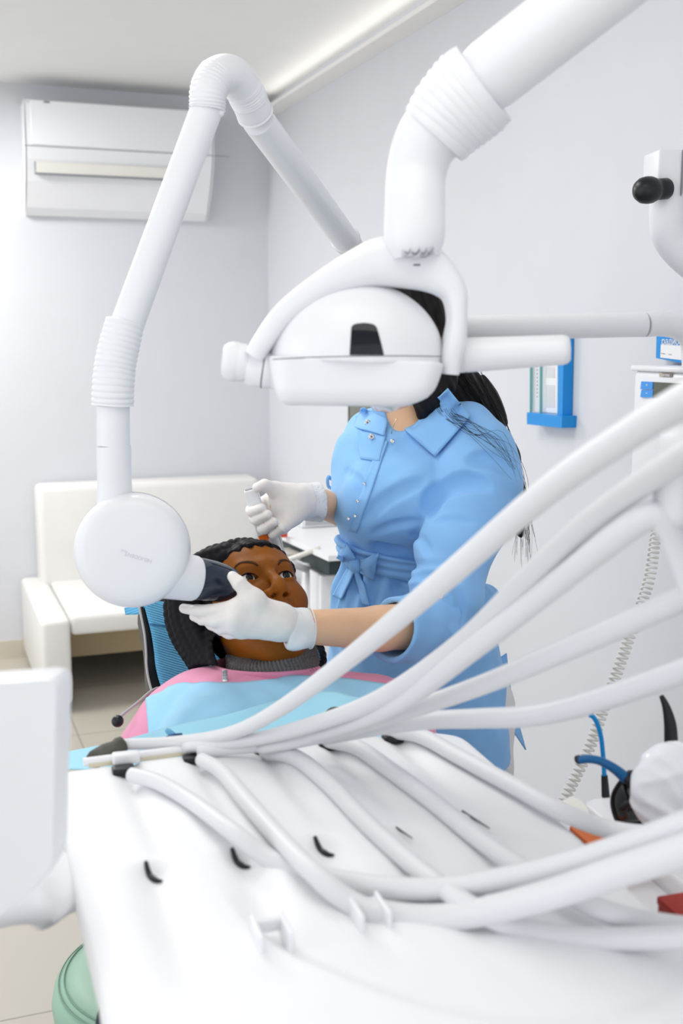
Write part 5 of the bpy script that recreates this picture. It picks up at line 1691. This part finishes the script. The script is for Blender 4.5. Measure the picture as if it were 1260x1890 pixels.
# trousers and shoes
tr = Sdf()
for hp_, kn_, an_ in feet:
    tr.add(cap(hp_ - EZ * .02, kn_, .105, .080), .03).add(cap(kn_, an_ + EZ * .02, .078, .066), .02)
tr.add(cap(P(893, 1330, 2.16), P(900, 1440, 2.15), .034, .030), .02)
tr.disp(lambda p: .004 * snoise(p, 30, 2.0))
obj('trousers', surfnet(tr, V3(-.10, 1.98, .02), V3(.46, 2.32, .92), .007), M['trouser'], doc)
for hp_, kn_, an_ in feet:
    sh_ = Sdf().add(cap(an_ - EZ * .045, an_ + V3(-.055, -.145, -.055), .042, .034)).cut(lambda p: -(p[:, 2] - .002), .002)
    obj('shoe', surfnet(sh_, an_ - V3(.13, .24, .09), an_ + V3(.09, .09, .02), .005), M['plastic'], doc)
# face mask
mk = Sdf().add(Framed(Sdf().add(ell((0, .070, -.062), (.056, .050, .062))).add(ell((0, .057, -.100), (.060, .052, .050)), .02), HO, HA))
obj('face_mask', surfnet(mk, HO - V3(.22, .22, .24), HO + V3(.1, .1, .1), .003), None or mat('mask_print', (0.80, 0.78, 0.77), 0.8, 0.2), doc)
mm = bpy.data.materials['mask_print']
nt = mm.node_tree
vo = nt.nodes.new('ShaderNodeTexVoronoi'); vo.inputs['Scale'].default_value = 26
rp = nt.nodes.new('ShaderNodeValToRGB')
for e_, (po, c) in zip([rp.color_ramp.elements[0], rp.color_ramp.elements[1], rp.color_ramp.elements.new(.35), rp.color_ramp.elements.new(.42), rp.color_ramp.elements.new(.7)],
                       [(0, (.75, .35, .30, 1)), (1, (.82, .80, .79, 1)), (.30, (.78, .55, .48, 1)), (.42, (.82, .80, .79, 1)), (.62, (.45, .58, .58, 1))]):
    e_.position = po; e_.color = c
tc = nt.nodes.new('ShaderNodeTexCoord')
nt.links.new(tc.outputs['Object'], vo.inputs['Vector']); nt.links.new(vo.outputs['Distance'], rp.inputs[0])
nt.links.new(rp.outputs[0], nt.nodes['Principled BSDF'].inputs['Base Color'])
# long dark hair
dh = Sdf().add(Framed(Sdf().add(ell((0, -.026, .034), (.094, .108, .108))).cut(lambda p: p @ unit(V3(0, .80, -.60)) - .030, .01), HO, HA))
dh.add(cap(dface.w1((0, -.05, .03)), P(806, 690, 2.22), .078, .060), .04)
dh.add(cap(P(806, 690, 2.22), P(862, 760, 2.25), .060, .062), .04)
dh.add(cap(P(862, 760, 2.25), P(922, 850, 2.22), .060, .034), .04)
dh.add(cap(P(922, 850, 2.22), P(954, 925, 2.19), .034, .020), .03)
dh.add(cap(P(954, 925, 2.19), P(958, 985, 2.18), .019, .007), .02)
dh.add(cap(P(812, 650, 2.08), P(796, 722, 2.055), .050, .036), .03)
dh.add(cap(P(796, 722, 2.055), P(778, 766, 2.055), .032, .010), .02)
dh.disp(lambda p: .0016 * np.sin(p[:, 0] * 420 + p[:, 2] * 190 + 3 * np.sin(p[:, 2] * 22)) + .0022 * np.sin(p[:, 0] * 150 + p[:, 2] * 75))
M['hair2'] = mat('dark_brown_hair', (0.008, 0.006, 0.006), 0.5, 0.25, var=0.4, vscale=50)
obj('hair', surfnet(dh, V3(-.12, 1.93, 1.02), V3(.46, 2.48, 1.74), .0038), M['hair2'], doc)
strands = []
r2 = np.random.default_rng(3)
for k in range(46):
    t = r2.random()
    a = P(824 + 60 * t + r2.normal(0, 6), 690 + r2.normal(0, 5), 2.10 - .03 * t)
    b = P(905 + 35 * t + r2.normal(0, 8), 775 + 40 * t + r2.normal(0, 8), 2.10)
    c = P(950 + 22 * t + r2.normal(0, 5), 880 + 40 * t + r2.normal(0, 14), 2.16)
    d = P(955 + 22 * t + r2.normal(0, 8), 985 + 40 * t + r2.normal(0, 22), 2.17)
    strands.append(tube([a, b, c, d], [.0005, .0005, .0004, .0002], 4, spline=6))
for k in range(16):
    t = r2.random()
    y = 1.965
    q = [(792 + 26 * t, 722 + 14 * t), (815 + 26 * t, 765 + r2.normal(0, 7)), (858 + 20 * t, 782 + 12 * t + r2.normal(0, 7)), (905 + 25 * t, 812 + r2.normal(0, 12)), (944 + 14 * t, 862 + r2.normal(0, 16))]
    pts = []
    for a, b in q:
        h_ = march(bt_f, a + r2.normal(0, 3), b + r2.normal(0, 5), 1.75, 2.3)
        pts.append((P(a, b, 2.03) if h_ is None else h_ + unit(CAMP - h_) * .018))
    strands.append(tube(pts, [.0003, .0003, .0003, .00025, .00015], 4, spline=5))
obj('hair_strands', merge(*strands), M['hair2'], doc)
# gloves
gl_l = left_hand(.0006)
gl_l.disp(lambda p: .0005 * snoise(p, 160, .5))
obj('glove', surfnet(gl_l, P(440, 1120, 1.62) - V3(.115, .06, .065), P(440, 1120, 1.62) + V3(.115, .08, .065), .0014), M['glove'], doc)
cf = Sdf().add(cap(P(530, 1154, 1.64), P(572, 1159, 1.668), .0275, .0300))
cf.add(ell(P(545, 1180, 1.645), (.021, .024, .0165)), .012)
cf.disp(lambda p: .0011 * snoise(p, 95, 2.4))
cf.cut(lambda p: (p - P(571, 1159, 1.665)) @ unit(V3(1, .35, .05)), .001)
cf.cut(lambda p: -((p - P(526, 1152, 1.64)) @ unit(V3(1, .3, 0))), .003)
cf.sub(cap(P(540, 1157, 1.647), P(600, 1160, 1.69), .0262, .0285), .0015)
obj('glove_cuff', surfnet(cf, P(550, 1160, 1.655) - V3(.055, .06, .06), P(550, 1160, 1.655) + V3(.05, .06, .05), .0014), M['cuff'], doc)
obj('cuff_rim', tube([P(571.5, 1160, 1.667) + .0302 * (math.cos(t) * V3(-.33, .94, 0) + math.sin(t) * V3(.05, 0, 1)) for t in np.linspace(0, 2 * np.pi, 49)], .0011, 8), M['glove'], doc)
gl_r = right_hand(.0006)
gl_r.disp(lambda p: .0006 * snoise(p, 130, 1.5))
gl_r.cut(lambda p: (p - P(570, 926, 1.993)) @ unit(V3(1, .5, 0)), .001)
obj('glove', surfnet(gl_r, P(525, 940, 1.95) - V3(.085, .08, .065), P(525, 940, 1.95) + V3(.085, .09, .065), .0016), M['glove'], doc)
cf = Sdf().add(cap(P(556, 926, 1.985), P(591, 927, 2.015), .0330, .0362))
cf.disp(lambda p: .0012 * snoise(p, 95, 4.4))
cf.cut(lambda p: (p - P(589, 927, 2.013)) @ unit(V3(1, .5, 0)), .001)
cf.cut(lambda p: -((p - P(560, 926, 1.99)) @ unit(V3(1, .5, 0))), .003)
cf.sub(cap(P(566, 926, 1.993), P(620, 928, 2.04), .0308, .0375), .0015)
obj('glove_cuff', surfnet(cf, P(575, 927, 2.0) - V3(.05, .06, .05), P(575, 927, 2.0) + V3(.05, .07, .05), .0016), M['cuff'], doc)
# the tool held in her far hand
tl = thing('curing_tool', 'white handled dental tool with an orange tip, held in the raised glove', 'dental tool', P(488, 1004, 1.935))
h0 = P(462, 902, 1.930); h1 = P(487, 985, 1.940)
ta = unit(h1 - h0); tbx = unit(np.cross(ta, V3(0, 1, 0))); tc_ = np.cross(ta, tbx)
obj('handle', rbox((h0 + h1) / 2, (np.linalg.norm(h1 - h0) / 2, .0115, .0105), (ta, tbx, tc_), .003), M['plastic'], tl, autosm=40)
obj('end_cap', rbox(h0 - ta * .001, (.0016, .009, .008), (ta, tbx, tc_), .001), M['plastic_grey'], tl, autosm=40)
M['orange2'] = mat('orange_plastic', (0.85, 0.16, 0.01), 0.4, 0.5)
obj('tip', rbox(P(486.5, 993, 1.940), (.016, .0078, .007), (ta, tbx, tc_), .002), M['orange2'], tl, autosm=40)
obj('cable', tube([P(512, 978, 1.95), P(518, 998, 1.95), P(523, 1020, 1.955), P(529, 1042, 1.96), P(534, 1075, 1.97)], .0026, 12, spline=6), M['cord'], tl)

# ---------------------------------------------------------------- table and things behind the dentist
tbz = 0.80
TA, TB, TC = Zp(549, 953, tbz), Zp(514, 985, tbz), Zp(606, 1026, tbz)
tbl = thing('side_table', 'white side table with a dark underside behind the dentist', 'table', (TB + TC) / 2 * V3(1, 1, 0))
poly = [TA, TB, TC, TC + E2 * .34 - E1 * 0.02, TA + E2 * .26]
poly = [np.array([q[0], q[1], tbz]) for q in poly]
obj('table_top', prism(poly, (0, 0, -.018)), M['plastic'], tbl, smooth=False)
cpt = np.mean(poly, axis=0)
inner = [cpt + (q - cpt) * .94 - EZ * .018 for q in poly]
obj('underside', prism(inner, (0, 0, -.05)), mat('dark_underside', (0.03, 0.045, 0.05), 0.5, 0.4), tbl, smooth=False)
pc = P(605, 1100, 3.72)
obj('cabinet', rbox(V3(pc[0] + .06, 3.86, .355), (.105, .13, .355), RAX, .008), M['plastic'], tbl, autosm=40)
obj('post', tube([P(565, 1040, 3.75), P(566, 1210, 3.75)], .012, 14), M['plastic'], tbl)
obj('swing_arm', tube([P(590, 1012, 3.72), P(552, 1026, 3.74), P(530, 1034, 3.72)], .009, 12), M['plastic_warm'], tbl)
obj('swing_arm', tube([P(528, 1036, 3.72), P(548, 1044, 3.7), P(568, 1052, 3.72)], .012, 12), M['plastic_grey'], tbl)
obj('red_edge', box(P(521, 985, 3.93), (.020, .012, .010), RAX), mat('red_plastic', (0.62, 0.06, 0.03), 0.4, 0.5), tbl, smooth=False)
obj('side_tray', rbox(P(538, 1022, 3.9), (.06, .05, .012), RAX, .006), mat('beige_tray', (0.50, 0.48, 0.43), 0.5, 0.4), tbl, autosm=40)
dv = thing('card_box', 'white box with grey panels lying on the side table', 'box', P(580, 966, 4.02) * V3(1, 1, 0) + EZ * (tbz + .001))
bq_ = Zp(578, 968, tbz) + EZ * .0015
obj('body', rbox(bq_ + EZ * .022 + E2 * .03, (.07, .10, .022), (E1, E2, EZ), .003), M['plastic'], dv, autosm=40)
obj('front_panel', box(bq_ + EZ * .022 + E2 * .03 - E1 * .0705, (.0015, .085, .014), (E1, E2, EZ)), M['plastic_grey'], dv, smooth=False)
obj('side_panel', box(bq_ + EZ * .022 - E2 * .0705, (.055, .0015, .014), (E1, E2, EZ)), M['plastic_grey'], dv, smooth=False)
mn = thing('wall_screen', 'dark framed screen on the right wall, mostly hidden behind the dentist', 'screen', on_right(690, 770))
fr_px = [(642, 690), (735, 668), (735, 800), (642, 786)]
obj('frame', wall_poly(fr_px, 0.0, .04), M['black'], mn, smooth=False)
ipx = [(645, 694), (731, 673), (731, 794), (645, 782)]
obj('screen', wall_poly(ipx, .04, .002), mat('olive_screen', (0.16, 0.17, 0.13), 0.2, 0.5), mn, smooth=False)
# small instruments by the rear rail of the tray
it = thing('glass_syringe', 'clear blue tipped syringe lying on the paper behind the tray rail', 'syringe', P(316, 1360, 1.36))
M['blueglass'] = mat('blue_glass', (0.25, 0.62, 0.90), 0.1, 0.5, trans=0.4, ior=1.3)
obj('barrel', lathe([(.002, 0), (.0036, .003), (.0040, .012), (.0034, .020), (.002, .022)], P(306, 1346, 1.38), P(322, 1359, 1.38) - P(306, 1346, 1.38), 16), M['blueglass'], it)
M['steelblue'] = mat('blue_steel', (0.05, 0.13, 0.26), 0.25, 0.5, metal=0.6)
obj('plunger', tube([P(304, 1364, 1.37), P(316, 1359, 1.375), P(336, 1355, 1.38)], [.0022, .0034, .0016], 12), M['steelblue'], it)
i2 = thing('dental_forceps', 'dark steel instrument lying against the rear rail of the tray', 'dental instrument', P(290, 1390, 1.33))
obj('grip', tube([P(276, 1390, 1.335), P(286, 1384.5, 1.335), P(312, 1385, 1.335)], [.0016, .0034, .0022], 12), M['steelblue'], i2)
obj('inlay', rbox(P(293, 1386, 1.331), (.006, .0012, .003), None, .001), M['bluebtn'], i2, autosm=40)
i3 = thing('dental_mirror', 'dark curved instrument tip showing above the grey hoses on the bib', 'dental instrument', P(620, 1312, 1.45))
obj('tip', tube([P(598, 1317, 1.45), P(612, 1309, 1.45), P(628, 1306, 1.45)], [.0012, .0026, .0012], 12, spline=5), M['black'], i3)
obj('shank', tube([P(628, 1306, 1.45), P(640, 1309, 1.44), P(660, 1330, 1.40)], .0013, 10, spline=5), M['metal'], i3)
